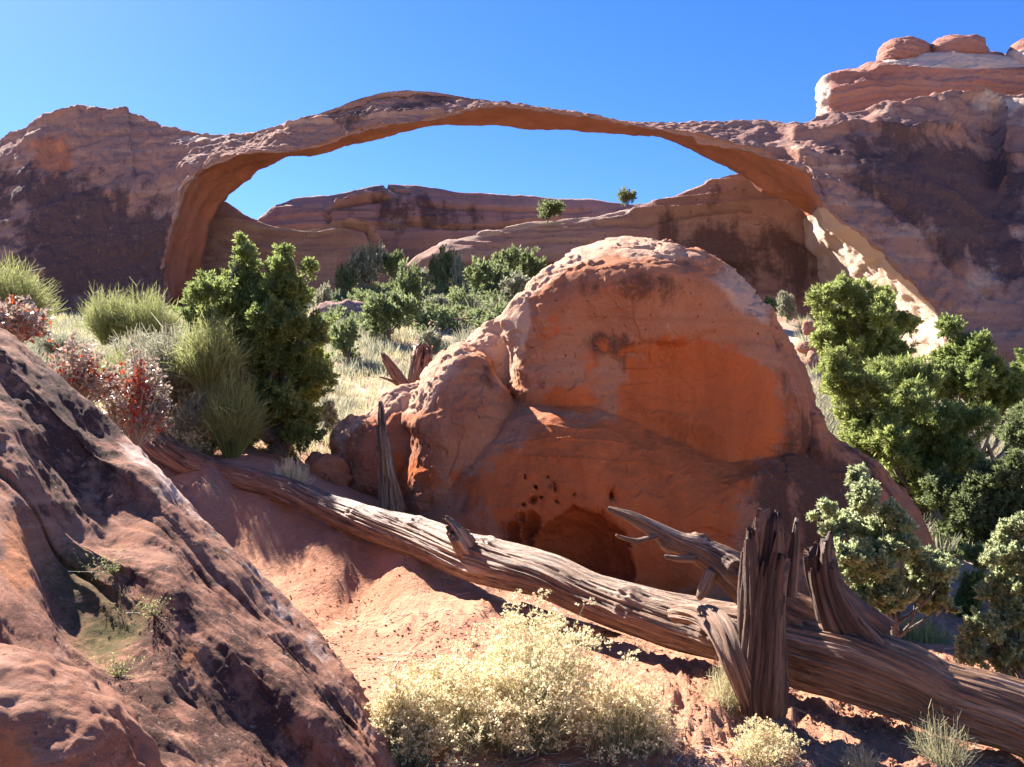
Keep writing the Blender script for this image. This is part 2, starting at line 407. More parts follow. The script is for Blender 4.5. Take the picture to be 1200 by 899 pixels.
ctrl = []; Kn = len(st); tt = [.04, .11, .22, .4, .6, .8, .93]
for T, Fp, B in st:
    T = np.array(T, float); Fp = np.array(Fp, float); B = np.array(B, float); hgt = Fp[1]-T[1]
    row = []
    Tw = P(*T); span = min(hgt/60., 1)
    m = T+(B-T)*(.5-.15*span); row.append(P(m[0], m[1], max(T[2], B[2])+2+8*span))
    m = T+(B-T)*.12; row.append(P(m[0], m[1]+.5, T[2]+1.6+3*span))
    row.append(Tw)
    for t in tt:
        q = T+(Fp-T)*t; q[2] = Fp[2]+(T[2]-Fp[2])*(1-t)**(2.2 if hgt > 60 else 1.4); row.append(P(*q))
    row.append(P(*Fp))
    for t in (.25, .5, .75):
        q = Fp+(B-Fp)*t; q[1] -= 2.5*sin(pi*t); row.append(P(*q))
    row.append(P(*B))
    m = T+(B-T)*.8; row.append(P(m[0], m[1], max(T[2], B[2])+1.2+5*span))
    row.append(row[0])
    ctrl.append(row)
ctrl = np.array(ctrl)
# dense parameters
seg = np.maximum(np.linalg.norm(np.diff(ctrl[:, 2], axis=0), axis=1), np.linalg.norm(np.diff(ctrl[:, 10], axis=0), axis=1))
us = np.concatenate([i+np.linspace(0, 1, max(int(s/.17), 3), endpoint=False) for i, s in enumerate(np.clip(seg, 0, 9))]+[[Kn-1]])
A = crom(ctrl, us, .9)
cnt = [6, 8, 8, 8, 12, 20, 26, 26, 16, 12, 14, 14, 14, 14, 8, 8]
vs = np.concatenate([i+np.linspace(0, 1, n, endpoint=False) for i, n in enumerate(cnt)]+[[16]])
A2 = crom(np.swapaxes(A, 0, 1), vs, .75); A2 = np.swapaxes(A2, 0, 1)
nu, nv = A2.shape[:2]; V = A2.reshape(-1, 3); F = gridF(nu, nv); vv = np.tile(vs, nu); uu = np.repeat(us, nv)
N = vnormals(V, F)
px0, py0 = toposy(V)
frontm = sstep(2, 3.2, vv)*sstep(10.0, 9.3, vv)
thick = np.clip(np.interp(uu, np.arange(Kn), [min((f[1]-t[1])/60., 1) for t, f, b in st]), .2, 1)
und = sstep(9.9, 10.2, vv)*sstep(14.6, 14, vv)
def dips(V, px, py):   # cross-bedding following the curve of the arch shoulder on the right side
    w = V[:, 2]+.45*(V[:, 0]-28)*sstep(10, 35, V[:, 0])-.3*(V[:, 0]+32)*sstep(-20, -40, V[:, 0])
    q = V.copy(); q[:, 2] = w; return strata(q, 2.6, 3, .8)
a = (.6*fbm(V, 11, 3, 1)+.3*fbm(V, 3.2, 4, 2)+.32*dips(V, px0, py0)*(1-.7*und))*thick+.16*ridge(V, 1.6, 3, 3)*(1-.6*und*sstep(37, 36, uu))+und*sstep(36, 37, uu)*(.12*fbm(V, 2.5, 4, 51)+.10*dips(V, px0, py0))
# ledges running down the right shoulder and a dark crack in the right dome
cr = [(1128,110),(1150,120),(1166,132),(1170,150),(1168,185),(1174,215)]
a -= frontm*1.6*np.exp(-(nearline(px0, py0, cr)/2.5)**2)
l1 = [(820,160),(870,166),(930,180),(1000,205),(1060,240),(1110,300),(1160,345)]
a += frontm*.7*np.exp(-(nearline(px0, py0, l1)/5)**2)
l2 = [(929,152),(960,158),(1000,152),(1060,158),(1120,150)]
a -= frontm*1.0*np.exp(-(nearline(px0, py0, l2)/3)**2)
l4 = [(300,152),(360,142),(440,135),(520,128)]; a -= frontm*.28*np.exp(-(nearline(px0, py0, l4)/1.2)**2)
V = V+N*a[:, None]
fresh = und*1.15*sstep(36.8, 36.2, uu)+frontm*.9*gauss(px0, py0, 60, 180, 32, 30)
fresh = fresh+frontm*.35*gauss(px0, py0, 1010, 260, 60, 40, .8)
fresh = fresh+frontm*.55*gauss(px0, py0, 620, 140, 90, 15)
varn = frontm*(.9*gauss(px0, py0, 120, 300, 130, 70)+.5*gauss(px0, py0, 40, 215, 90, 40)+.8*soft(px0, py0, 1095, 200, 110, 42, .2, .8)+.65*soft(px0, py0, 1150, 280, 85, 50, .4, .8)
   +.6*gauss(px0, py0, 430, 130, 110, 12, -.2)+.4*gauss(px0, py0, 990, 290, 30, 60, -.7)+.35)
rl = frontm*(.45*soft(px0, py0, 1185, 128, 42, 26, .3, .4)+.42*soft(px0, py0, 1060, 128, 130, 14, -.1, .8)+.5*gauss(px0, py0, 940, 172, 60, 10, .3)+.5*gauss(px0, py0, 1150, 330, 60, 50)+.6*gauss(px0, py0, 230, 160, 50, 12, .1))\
   +und*sstep(1.5, 2.5, np.zeros_like(vv))+und*sstep(36.3, 36.9, uu)*(.8+.25*fbm(V, 3, 3, 44))  # sunlight painted pale on the right leg's inner face and top-right slab
natural_arch = mk('natural_arch', (V, F[:, ::-1]), R_ARCH, attrs={'fresh': fresh, 'varn': varn-.25, 'pale_sunlit': rl}, loc=(0, 80, 18))
tag(natural_arch, 'long thin red sandstone arch spanning the sky between two broad dark-stained rock shoulders', 'rock arch')

# ------------------------------------------------------------------ far ridges seen through the arch
def wall(name, top, base, d_top, d_base, mat, back=14, amp=.6, sc=6, per=2.2, prof=2.0, seed=0, rim=2.5, varn=None, extra=None, nper=.35, label=None, rl=None, lines=()):
    """rock wall standing between a top line and a foot line; top rounds over towards the back"""
    top = np.array(top, float); base = np.array(base, float); n = 40
    pT = np.r_[0, np.cumsum(np.hypot(*np.diff(top, axis=0).T))]; pT /= pT[-1]; pB = np.r_[0, np.cumsum(np.hypot(*np.diff(base, axis=0).T))]; pB /= pB[-1]
    wlen = np.hypot(*(P(*top[-1], d_top)-P(*top[0], d_top))[:2]); nu = int(min(wlen/nper, 520))
    s = np.linspace(0, 1, nu); Tp = np.stack([np.interp(s, pT, top[:, k]) for k in (0, 1)], 1); Bp = np.stack([np.interp(s, pB, base[:, k]) for k in (0, 1)], 1)
    rows = []; TW = P(Tp[:, 0], Tp[:, 1], d_top)
    for k, h in ((1, .45), (.7, .2), (.4, .07), (.15, .01)): rows.append(TW+np.array([0, back*k, -back*h*.8]))
    m = 110
    for t in np.linspace(0, 1, m):
        q = Tp+(Bp-Tp)*t; d = d_base+(d_top-d_base)*(1-t)**prof
        if extra is not None: d = d+extra(q[:, 0], q[:, 1], t)
        rows.append(P(q[:, 0], q[:, 1], d))
    V = np.array(rows); nv = len(rows)
    base_w = V[-1]; V = np.concatenate([V, (base_w+np.array([0, 1, -8]))[None], (V[0]+np.array([0, 3, -25]))[None]])
    nv = len(V); V = V.reshape(-1, 3); F = gridF(nv, nu, True)
    N = vnormals(V, F); px, py = toposy(V)
    V = V+N*(amp*(fbm(V*np.array([1, 1, 1.6]), sc, 4, seed, .42)+.35*strata(V, per, seed+2, 1.0)+.14*ridge(V, sc*.25, 3, seed+1))+.5*amp*sstep(-.03, .03, strata(V, per*2.2, seed+7, 1.4)))[:, None]
    for ln, w, am in lines: V = V+N*(am*np.exp(-((nearline(px, py, ln)+1.5*noise3(V*.6))/w)**2))[:, None]
    vr = varn(px, py) if varn else np.zeros(len(V)); z = np.zeros(len(V)); rlv = rl(px, py) if rl else z
    o = mk(name, (V, F), mat, attrs={'varn': vr, 'fresh': z, 'pale_sunlit': rlv}); return o
vr = lambda px, py: .25+.5*gauss(px, py, 500, 250, 80, 25)+.6*gauss(px, py, 860, 300, 110, 50)
c1 = wall('cliff', [(180,300),(240,262),(300,262),(312,250),(322,240),(345,232),(383,230),(408,225),(433,219),(455,216),(487,218),(517,221),(540,226),(617,231),(700,237),(745,239),(800,236),(900,230),(1010,235),(1150,260)],
     [(180,380),(300,372),(420,365),(520,350),(620,345),(760,350),(900,370),(1150,400)], 111, 106, R_RIDGE, 30, .5, 9, 2.4, 2.4, 1, varn=vr, rl=lambda a, b: .4+0*a, lines=[([(386,262),(384,250),(396,243),(425,237),(455,233)],2.2,-1.6),([(396,239),(425,233),(452,230)],2.5,1.0),([(452,217),(462,225),(478,228)],1.6,-.9),([(480,262),(530,268),(600,262),(660,256)],3,-1.0),([(500,240),(600,246),(690,248)],2,-.6)])
c2 = wall('cliff', [(160,290),(215,262),(250,238),(264,235),(280,252),(310,262),(345,267),(375,266),(400,257),(415,254),(432,258),(442,275),(455,300),(480,330),(520,352)],
     [(160,370),(260,370),(320,368),(400,362),(460,356),(530,356)], 100.5, 98, R_RIDGE, 18, .5, 7, 2.0, 2.8, 5, varn=lambda a, b: a*0+.1, rl=lambda a, b: .35+.4*gauss(a, b, 350, 268, 60, 4), lines=[([(400,262),(430,266),(438,285),(434,305)],4,-1.6),([(255,285),(300,300),(360,305)],2.5,-.7)])  # rl: even pale tone plus a painted sunlit line along the bench top
c3 = wall('cliff', [(470,318),(490,303),(515,287),(545,278),(580,269),(620,260),(700,254),(740,246),(787,232),(815,221),(845,206),(873,202),(905,206),(960,215),(1040,235),(1150,280)],
     [(500,345),(560,338),(620,340),(700,345),(780,360),(860,385),(960,400),(1150,420)], 95.5, 92, R_RIDGE, 26, .45, 9, 1.7, 3.4, 8, varn=vr,
     rl=lambda a, b: .25+.5*sstep(7, 2, nearline(a, b, [(515,287),(545,279),(580,270),(620,261),(700,255),(740,247)])), lines=[([(560,290),(640,282),(720,285),(800,280)],2,-.6),([(700,262),(760,262),(830,250),(880,245)],2.2,-.8),([(740,250),(800,248),(870,240)],2,.6)],  # sunlit top rim painted as a pale band
     extra=lambda x, y, t: 5.0*gauss(x, y, 600, 322, 90, 13)+2.0*soft(x, y, 790, 330, 120, 25))
for c in (c1, c2, c3): tag(c, kind='structure')

# caprocks on the right skyline
def rock(name, parts, mat, label, cat, group=None, fresh=None, varn=None, rl=None, parent=None):
    V, F, q = join(parts); px, py = toposy(V); z = np.zeros(len(V))
    f = lambda g: g(px, py) if g else z
    loc = V.mean(0) if parent is None else None
    o = mk(name, (V, F), mat, parent, attrs={'fresh': f(fresh), 'varn': f(varn), 'pale_sunlit': f(rl)}, loc=loc)
    if label: tag(o, label, cat, group)
    return o
rock('rock_ledge', [blob([(1400,60),(1400,160),(1150,170),(1000,150),(965,140),(959,120),(962,98),(985,85),(1020,79),(1060,74),(1120,74),(1200,76),(1300,70)], (1150,120), 108, 8, 14, 3.5, 420, 70, .7, 7, .8, 1.6, seed=3),
  blob([(1040,84),(1050,70),(1075,61),(1120,57),(1180,64),(1230,72),(1300,90),(1200,104),(1080,100)], (1150,80), 109, 6.5, 8, 2.2, 260, 50, .35, 6, .5, 1.2, seed=5)],
  R_CAP, 'thick pink-red sandstone ledge with a pale rounded top behind the right end of the arch', 'rock ledge', varn=lambda a, b: -.1+.5*gauss(a, b, 1150, 108, 90, 20), rl=lambda a, b: soft(a, b, 1120, 71, 90, 9, .03)*1.1+sstep(985, 965, a)*.7)
rock('caprock', [blob([(1030,74),(1029,64),(1036,53),(1055,46),(1078,48),(1090,55),(1094,66),(1080,72),(1050,76)], (1062,62), 109, 4, 4, 2.4, 160, 36, .25, 4, .8, 1.2, seed=6)],
  R_CAP, 'left rounded red caprock knob sitting on the pale ledge top against the sky', 'caprock', 'caprock knobs on the skyline')
rock('caprock', [blob([(1093,62),(1092,52),(1105,44),(1130,41),(1150,44),(1156,54),(1157,64),(1130,68),(1105,67)], (1125,55), 109, 4, 4, 3, 160, 36, .22, 4, .8, 1.2, seed=9)],
  R_CAP, 'flat-topped red caprock block on the ledge just right of the rounded knob', 'caprock', 'caprock knobs on the skyline')
rock('caprock', [blob([(1159,66),(1163,62),(1172,62),(1176,66),(1172,72),(1162,72)], (1168,67), 109, 1.2, 1.5, 2.2, 80, 18, .1, 2, .6, .8, seed=10)],
  R_CAP, 'tiny dark caprock stone in the gap between the bigger skyline knobs', 'caprock', 'caprock knobs on the skyline')
rock('caprock', [blob([(1178,72),(1182,60),(1195,50),(1230,40),(1290,45),(1300,80),(1240,90),(1190,84)], (1235,66), 108, 5, 6, 2.4, 180, 36, .25, 4, .8, 1.2, seed=12)],
  R_CAP, 'caprock dome cut by the right edge of the photo on the skyline', 'caprock', 'caprock knobs on the skyline', rl=lambda a, b: soft(a, b, 1195, 70, 25, 12))

# ------------------------------------------------------------------ the big boulder
def cave(px, py):
    e = 0; q = np.stack([px/26, py/26, px*0], -1); px = px+6*noise3(q)+2*noise3(q*3); py = py+6*noise3(q+9)+2*noise3(q*3+4)
    hemi = lambda x, y, rx, ry: np.sqrt(np.clip(1-((px-x)/rx)**2-((py-y)/ry)**2, 0, 1))
    e = e+.75*hemi(683, 664, 60, 72)
    for x, y, r in ((650,571,4.4),(654,585,3.2),(635,584,2.4),(626,586,3.8),(671,580,3.6),(718,580,6.5),(611,602,4),(613,588,2.2),(629,572,2.6),(644,563,2),(613,560,2),(684,583,2)):
        e = e+.16*hemi(x, y, r, r*1.25)
    e = e+.3*hemi(621, 622, 9, 26)+.25*hemi(603, 632, 7, 16)
    e = e+.14*gauss(px, py, 658, 470, 34, 20)
    return e
def domex(px, py):
    return .22*soft(px, py, 800, 455, 72, 58, .25, .85)*sstep(392, 404, py+.15*(px-790)+5*np.sin(px/13))+.1*gauss(px, py, 700, 400, 60, 40)-.25*gauss(px, py, 760, 330, 90, 30)
RIM = [(592,440),(596,395),(612,345),(640,318),(680,295),(722,285),(780,288),(830,304),(870,335),(905,375),(925,405)]
RIM2 = [(395,560),(395,512),(432,484),(470,466),(482,468),(500,440),(535,412),(560,392),(593,378)]
def peel(px, py, V):
    pit = .022*np.maximum(ridge(V, .30, 3, 33)-.55, 0)*sstep(-.1, .3, fbm(V, 1.6, 2, 34)); crk = -.02*np.exp(-(noise3(V*np.array([.5, .5, 3.1])+np.array([17.3, 4.7, 9.1]))/.03)**2)*sstep(.0, .3, fbm(V, 1.2, 2, 36))
    m = sstep(24, 6, nearline(px, py, RIM)+7*fbm(V, .5, 3, 3))+.8*sstep(22, 6, nearline(px, py, RIM2)+6*fbm(V, .5, 3, 3))
    q = V*np.array([1, 1, 1.4]); n = fbm(q, .55, 4, 8)
    n = fbm(V*np.array([.8, .8, 1.2]), 1.1, 5, 8, .55)
    return -pit+crk+m*.035*(sstep(-.22, -.20, n)+sstep(-.02, .0, n)+sstep(.2, .22, n)-1.2)+.018*sstep(.1, .13, fbm(V, 1.3, 4, 15))
bp = [
 blob([(600,470),(596,430),(592,395),(598,362),(612,340),(640,314),(680,291),(722,281),(780,283),(828,301),(866,328),(898,362),(922,396),(944,438),(955,480),(962,530),(930,590),(850,610),(740,570),(650,520)],
      (770,440), 12.05, 1.6, 3.0, 4.5, 760, 150, .06, 1.6, .3, .5, domex, 2, fine=1.2, post=peel),
 blob([(535,500),(532,455),(534,425),(545,402),(565,386),(590,374),(625,380),(650,440),(640,500),(600,540),(555,530)], (590,460), 12.5, .7, 1.3, 2.4, 360, 80, .05, .9, .35, .4, None, 5, post=peel),
 blob([(470,620),(466,580),(478,520),(470,490),(482,462),(496,436),(520,412),(548,404),(590,440),(620,520),(640,620),(560,660)], (550,540), 11.55, 1.25, 2.0, 2.5, 420, 100, .05, .9, .35, .4, None, 7, post=peel),
 blob([(400,590),(394,560),(391,530),(396,508),(412,490),(432,480),(450,462),(475,452),(500,450),(530,500),(540,600),(500,640),(440,630)], (465,545), 12.1, .75, 1.4, 2.3, 380, 90, .05, .8, .35, .35, None, 9, post=peel),
 blob([(455,640),(450,600),(470,560),(500,520),(540,490),(600,462),(650,450),(700,456),(760,480),(830,505),(900,520),(955,520),(985,540),(1030,572),(1062,608),(1085,655),(1095,720),(1000,790),(740,800),(560,740),(470,690)],
      (740,640), 12.2, 2.45, 2.4, 2.8, 1000, 190, .06, 1.7, .3, .5, cave, 11, post=peel),
 blob([(905,620),(905,560),(925,500),(942,462),(955,472),(972,505),(1000,530),(1036,552),(1068,590),(1088,630),(1100,680),(1060,730),(950,740)], (985,610), 12.2, 1.5, 1.6, 2.8, 420, 90, .07, .9, .4, .4, None, 14, post=peel),
]
fr = lambda a, b: .85*soft(a, b, 800, 455, 85, 62, .3, .9)+.7*soft(a, b, 850, 500, 75, 70, .2, .9)+.95*soft(a, b, 720, 610, 135, 90, .15, .6)+.6*gauss(a, b, 680, 560, 120, 60)+.55*gauss(a, b, 655, 470, 40, 22)+.5*gauss(a, b, 660, 380, 45, 60)+.5*gauss(a, b, 480, 560, 60, 40)
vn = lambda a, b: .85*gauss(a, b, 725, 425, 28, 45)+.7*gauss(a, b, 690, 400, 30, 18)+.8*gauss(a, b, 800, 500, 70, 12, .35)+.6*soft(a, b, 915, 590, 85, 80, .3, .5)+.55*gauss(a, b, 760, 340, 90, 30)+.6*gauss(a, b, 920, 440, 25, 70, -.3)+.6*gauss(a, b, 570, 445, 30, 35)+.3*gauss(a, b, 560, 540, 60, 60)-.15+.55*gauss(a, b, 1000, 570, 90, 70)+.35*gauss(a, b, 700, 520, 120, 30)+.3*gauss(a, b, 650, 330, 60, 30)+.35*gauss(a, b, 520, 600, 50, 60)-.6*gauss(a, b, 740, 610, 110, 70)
pl = lambda a, b: .62*sstep(34, 4, nearline(a, b, RIM))*(.35+.65*sstep(880, 760, a))+.55*sstep(36, 4, nearline(a, b, RIM2))+.55*gauss(a, b, 870, 345, 45, 30, .8)+.5*gauss(a, b, 590, 400, 30, 22)+.35*gauss(a, b, 500, 460, 60, 30)+.45*gauss(a, b, 560, 510, 25, 30)+.5*gauss(a, b, 690, 378, 18, 8)+.34*gauss(a, b, 930, 560, 80, 50)+.3*gauss(a, b, 1020, 600, 60, 50)  # pale rock patches, plus sunlight painted into the colour along the rims
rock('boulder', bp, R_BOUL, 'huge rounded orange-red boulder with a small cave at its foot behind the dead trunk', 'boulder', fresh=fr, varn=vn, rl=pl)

# ------------------------------------------------------------------ foreground left outcrop
sil = [(-420,150,6.5),(-200,260,6.0),(-60,352,5.6),(0,388,5.4),(45,418,5.25),(90,458,5.1),(128,497,5.0),(150,518,4.9),(190,553,4.75),(222,590,4.6),(250,624,4.5),(286,662,4.35),(322,705,4.2),(358,745,4.05),(392,785,3.9),(418,822,3.75),(440,858,3.6),(452,900,3.5),(470,960,3.3)]
near = [(-700,700,2.6),(-420,760,2.3),(-260,840,2.1),(-180,900,2.0),(-130,960,1.9),(-80,1010,1.85),(-40,1050,1.8),(0,1080,1.8),(50,1100,1.8),(90,1120,1.8),(130,1130,1.85),(170,1140,1.9),(210,1150,1.95),(250,1150,2.05),(290,1150,2.15),(330,1150,2.3),(370,1150,2.45),(410,1150,2.6),(450,1150,2.7)]
S = np.array(sil, float); Nn = np.array(near, float)
ts = np.array([0, .025, .05, .085, .12, .17, .23, .32, .45, .62, .8, 1.0])
relief = np.array([.60, .34, .10, .14, .08, -.05, .02, .14, .05, -.08, .0, .0])
rows = []
back1 = P(S[:, 0], S[:, 1], S[:, 2]+.6); rows.append(back1+np.array([-.9, 1.6, -2.2])); rows.append(back1+np.array([-.35, .75, -.30]))
for t, r in zip(ts, relief):
    q = S+(Nn-S)*t; q[:, 2] = Nn[:, 2]+(S[:, 2]-Nn[:, 2])*(1-t)**1.5+r; rows.append(P(q[:, 0], q[:, 1], q[:, 2]))
rows.append(rows[-1]+np.array([0, 0, -2.5]))
C = np.array(rows)          # R,S,3
C2 = crom(np.swapaxes(C, 0, 1), np.linspace(0, len(sil)-1, 620), 1.0)
vp = np.concatenate([i+np.linspace(0, 1, n, endpoint=False) for i, n in enumerate([8, 30, 16, 16, 18, 18, 20, 24, 32, 40, 44, 44, 40, 6])]+[[14]])
C3 = crom(np.swapaxes(C2, 0, 1), vp, .9); nv_, nu_ = C3.shape[:2]; V = C3.reshape(-1, 3); F = gridF(nv_, nu_)
N = vnormals(V, F)
px0, py0 = toposy(V)
# bedding that runs parallel to the long edge of the slab
ax = P(440,858,3.6)-P(0,388,5.4); ax /= np.linalg.norm(ax)
al = V@ax; perp = V-al[:, None]*ax
q = perp*7.0+al[:, None]*ax*.9
gro = fbm(q, 1.0, 4, 5)
crk = np.exp(-(noise3(perp*3.1+al[:, None]*ax*.35+3)/.05)**2)
a = .06*fbm(V, .8, 3, 2)+.022*gro+.008*fbm(perp*20+al[:, None]*ax*2.2, 1., 3, 15)+.004*ridge(V, .12, 4, 7)+.012*sstep(.0,.04,fbm(q, 1.6, 4, 31))-.05*crk*sstep(-.3, .4, fbm(V, .9, 2, 9))
a -= .16*soft(px0, py0, 110, 640, 60, 140, -.25, .5)*1.0
V = V+N*a[:, None]
vn = .22+.5*gauss(px0, py0, 210, 800, 90, 120)+.5*gauss(px0, py0, 80, 480, 60, 90, -.7)-.5*gauss(px0, py0, 30, 650, 40, 70)-.3*gauss(px0, py0, 220, 790, 30, 60)+.3*gauss(px0, py0, 340, 850, 60, 60)
fo = mk('rock_outcrop', (V, F[:, ::-1]), R_FORE, attrs={'fresh': .9*gauss(px0, py0, 20, 650, 30, 60)+.6*gauss(px0, py0, 225, 770, 28, 60), 'varn': vn, 'moss': .75*gauss(px0, py0, 90, 640, 60, 60)+.8*gauss(px0, py0, 140, 720, 50, 50), 'pale_sunlit': .42*sstep(26, 6, nearline(px0, py0, [(150,518),(222,590),(286,662),(358,745),(418,822),(440,858)]))+.2*gauss(px0, py0, 300, 760, 40, 100, -.6)+.3*gauss(px0, py0, 170, 570, 60, 60)}, loc=(-2, 4, -.8))  # pale band along the upper edge is painted sunlight
tag(fo, 'big sloping dark-blotched red rock slab filling the lower left with a sunlit upper edge', 'rock outcrop')
rock('rock', [blob([(-160,900),(-120,800),(-40,762),(20,764),(70,782),(112,806),(146,836),(166,872),(182,910),(200,1000),(100,1080),(-80,1080)], (20,930), 2.3, .55, .6, 2.4, 420, 110, .03, .5, .3, .15, None, 21)],
  R_FORE, 'smooth pinkish rounded rock in the bottom left corner in front of the dark slab', 'rock', varn=lambda a, b: -.25+.6*gauss(a, b, 0, 890, 60, 40)+.6*gauss(a, b, 150, 890, 20, 50), rl=lambda a, b: a*0+.15, fresh=lambda a, b: .9*gauss(a, b, 0, 890, 50, 40))

SLAB = (px0, py0, V)
def on_slab(px, py): return SLAB[2][np.argmin((SLAB[0]-px)**2+(SLAB[1]-py)**2)]
# ------------------------------------------------------------------ wood
def tube(path, rad, n=14, m=None, groove=.0, twist=0., fibs=4.0, jag=0., seed=0, flat=1.0, cap=True, knots=()):
    """tapered limb along a path; groove = depth of the weathered furrows; jag = splintered end"""
    path = np.array(path, float); rad = np.array(rad, float); m = m or max(len(path)*4, 8)
    if len(path) == 2: path = np.array([path[0], path.mean(0), path[1]]); rad = np.array([rad[0], rad.mean(), rad[1]])
    u = np.linspace(0, len(path)-1, m); C = crom(path, u); R = np.interp(u, np.arange(len(rad)), rad)
    T = np.gradient(C, axis=0); T /= np.linalg.norm(T, axis=1)[:, None]
    up = np.array([0, 0, 1.]) if abs(T[0, 2]) < .8 else np.array([0, 1., 0]); ref = np.cross(T[0], up); ref /= np.linalg.norm(ref)
    s = np.r_[0, np.cumsum(np.linalg.norm(np.diff(C, axis=0), axis=1))]; th = np.linspace(0, 2*pi, n, endpoint=False)
    V = np.empty((m, n, 3)); FB = np.empty((m, n, 3)); r0 = R.mean()
    ends = 1-jag*(.5+.5*np.clip(noise3(np.stack([np.cos(th)*2.6, np.sin(th)*2.6, th*0+seed*3.1], 1))*1.7+.5*noise3(np.stack([np.cos(th)*7, np.sin(th)*7, th*0+seed], 1)), -1, 1))
    Lt = s[-1]
    for i in range(m):
        ref = ref-T[i]*ref.dot(T[i]); ref /= np.linalg.norm(ref); b = np.cross(T[i], ref)
        a = th+twist*s[i]
        k = np.stack([np.cos(th), np.sin(th), 0*th], 1)
        q = k*fibs; q[:, 2] = s[i]*1.1+seed*9.7
        g = 1+groove*(noise3(q)+.6*noise3(q*np.array([2.2, 2.2, 1.6])+4)-1.5*np.exp(-(noise3(q*1.4*np.array([1, 1, .4])+9)/.06)**2))
        if groove: g = g+.10*noise3(np.stack([k[:, 0]*.9, k[:, 1]*.9, 0*th+s[i]*1.7+seed], 1))
        for ks, ka, kh, kw in knots:
            dd_ = np.hypot(np.angle(np.exp(1j*(a-ka)))*R[i]/kw, (s[i]-ks*Lt)/kw); g = g+kh*np.exp(-dd_**2)-kh*1.1*np.exp(-(dd_/.35)**2)+kh*.08*np.cos(dd_*9)*np.exp(-(dd_/1.6)**2)
        rr_ = R[i]*g
        pos = C[i][None]+(np.cos(a)*rr_)[:, None]*ref+(np.sin(a)*rr_*flat)[:, None]*b
        if jag > 0:
            over = np.clip(s[i]/Lt-ends, 0, None)*Lt
            pos = pos-over[:, None]*T[i]-((over > 0)*.35)[:, None]*((np.cos(a)*rr_)[:, None]*ref+(np.sin(a)*rr_)[:, None]*b)
        V[i] = pos; FB[i] = np.stack([np.cos(th)*r0*1.3, np.sin(th)*r0*1.3, 0*th+s[i]*.07+seed], 1)
    if cap:
        for i in (0, m-1): V[i] = C[i]+(V[i]-C[i])*(.02 if not (jag and i) else .3)
    return V.reshape(-1, 3), gridF(m, n, False, True)[:, ::-1], FB.reshape(-1, 3)
def wood(name, tubes, mat, parent, loc=None, label=None):
    Vs, Fs, B = [], [], []; n = 0
    for V, F, fb in tubes: Vs.append(V); Fs.append(F+n); B.append(fb); n += len(V)
    V = np.concatenate(Vs)
    if parent: V = V-np.array(parent.location)
    o = mk(name, (V, np.concatenate(Fs)), mat, parent, attrs={'fib': np.concatenate(B)}, loc=loc)
    if label: o['label'] = label
    return o
pp = lambda L: [P(*q[:3]) for q in L]
rp = lambda L: [.93*q[3]*q[2]/FPX for q in L]

logp = [(150,492,11.4,14),(172,508,11.0,17),(200,530,10.6,18),(250,553,10.0,16),(330,573,9.2,15),(400,601,8.5,18),(450,618,8.0,21),(500,634,7.6,25),(560,655,7.0,28),(640,675,6.4,26.5),(700,699,6.05,27),
        (770,722,5.7,31),(830,737,5.45,33),(900,752,5.2,38),(950,765,5.0,44),(1000,776,4.85,48),(1060,797,4.75,45),(1100,815,4.7,41),(1180,838,4.6,43),(1290,880,4.5,48),(1400,925,4.4,52)]
tree = empty('fallen_tree', P(1000, 800, 4.85), 'long weathered grey-brown dead tree trunk lying diagonally across the foreground in front of the boulder', 'dead tree')
wood('trunk', [tube(pp(logp), rp(logp), 200, 700, .085, .3, 8, 0, 1, knots=[(kk, aa, .16, .08) for kk, aa in zip(np.random.default_rng(3).uniform(.1, .95, 16), np.random.default_rng(4).uniform(0, 6.28, 16))])], M_LOG, tree)
brp = [(985,745,5.0,30),(930,722,5.1,28),(890,697,5.15,26),(855,667,5.2,23),(828,650,5.25,18),(795,636,5.3,13),(765,620,5.35,10),(738,606,5.4,7),(712,596,5.45,3)]
tw = lambda L, n=10, **k: tube(pp(L), rp(L), n, **k)
wood('branch', [tube(pp(brp), rp(brp), 90, 220, .11, .4, 6, 0, 4, knots=[(.3, 1., .4, .07), (.45, 3.5, .5, .06), (.62, 5., .5, .05), (.72, 2., .6, .04)]),
   tw([(775,628,5.32,4),(757,632,5.25,3.5),(745,634,5.2,3),(728,630,5.15,2.5),(722,627,5.1,1.5)], m=24, groove=.2), tw([(745,634,5.2,2.6),(746,640,5.18,1.5)], m=8),
   tw([(815,655,5.2,6),(795,655,5.15,4),(778,652,5.1,2)], m=16, groove=.25), tw([(835,668,5.15,9),(825,690,5.12,8),(818,703,5.1,3)], m=14, groove=.3)], M_LOG, tree)
stp = [(895,835,4.62,26),(893,800,4.62,30),(893,760,4.62,28),(893,715,4.62,27),(896,670,4.62,27),(900,640,4.62,29),(903,615,4.62,31),(906,592,4.62,30)]
wood('broken_limb', [tube(pp(stp), rp(stp), 150, 260, .15, .5, 6.5, .5, 7),
   tube(pp([(903,720,4.6,12),(905,660,4.58,11),(908,620,4.58,8),(911,597,4.58,4)]), [.06,.055,.045,.015], 26, 60, .3, 0, 2.5, .2, 3),
   tube(pp([(882,720,4.58,12),(880,660,4.56,9),(878,614,4.56,4)]), [.05,.04,.012], 24, 60, .3, 0, 2.5, .2, 5),
   tube(pp([(925,700,4.6,12),(930,650,4.6,9),(934,606,4.6,4)]), [.04,.03,.01], 24, 60, .3, 0, 2.5, .2, 6)], M_LOGD, tree, label='tall dark upright limb with a splintered top')
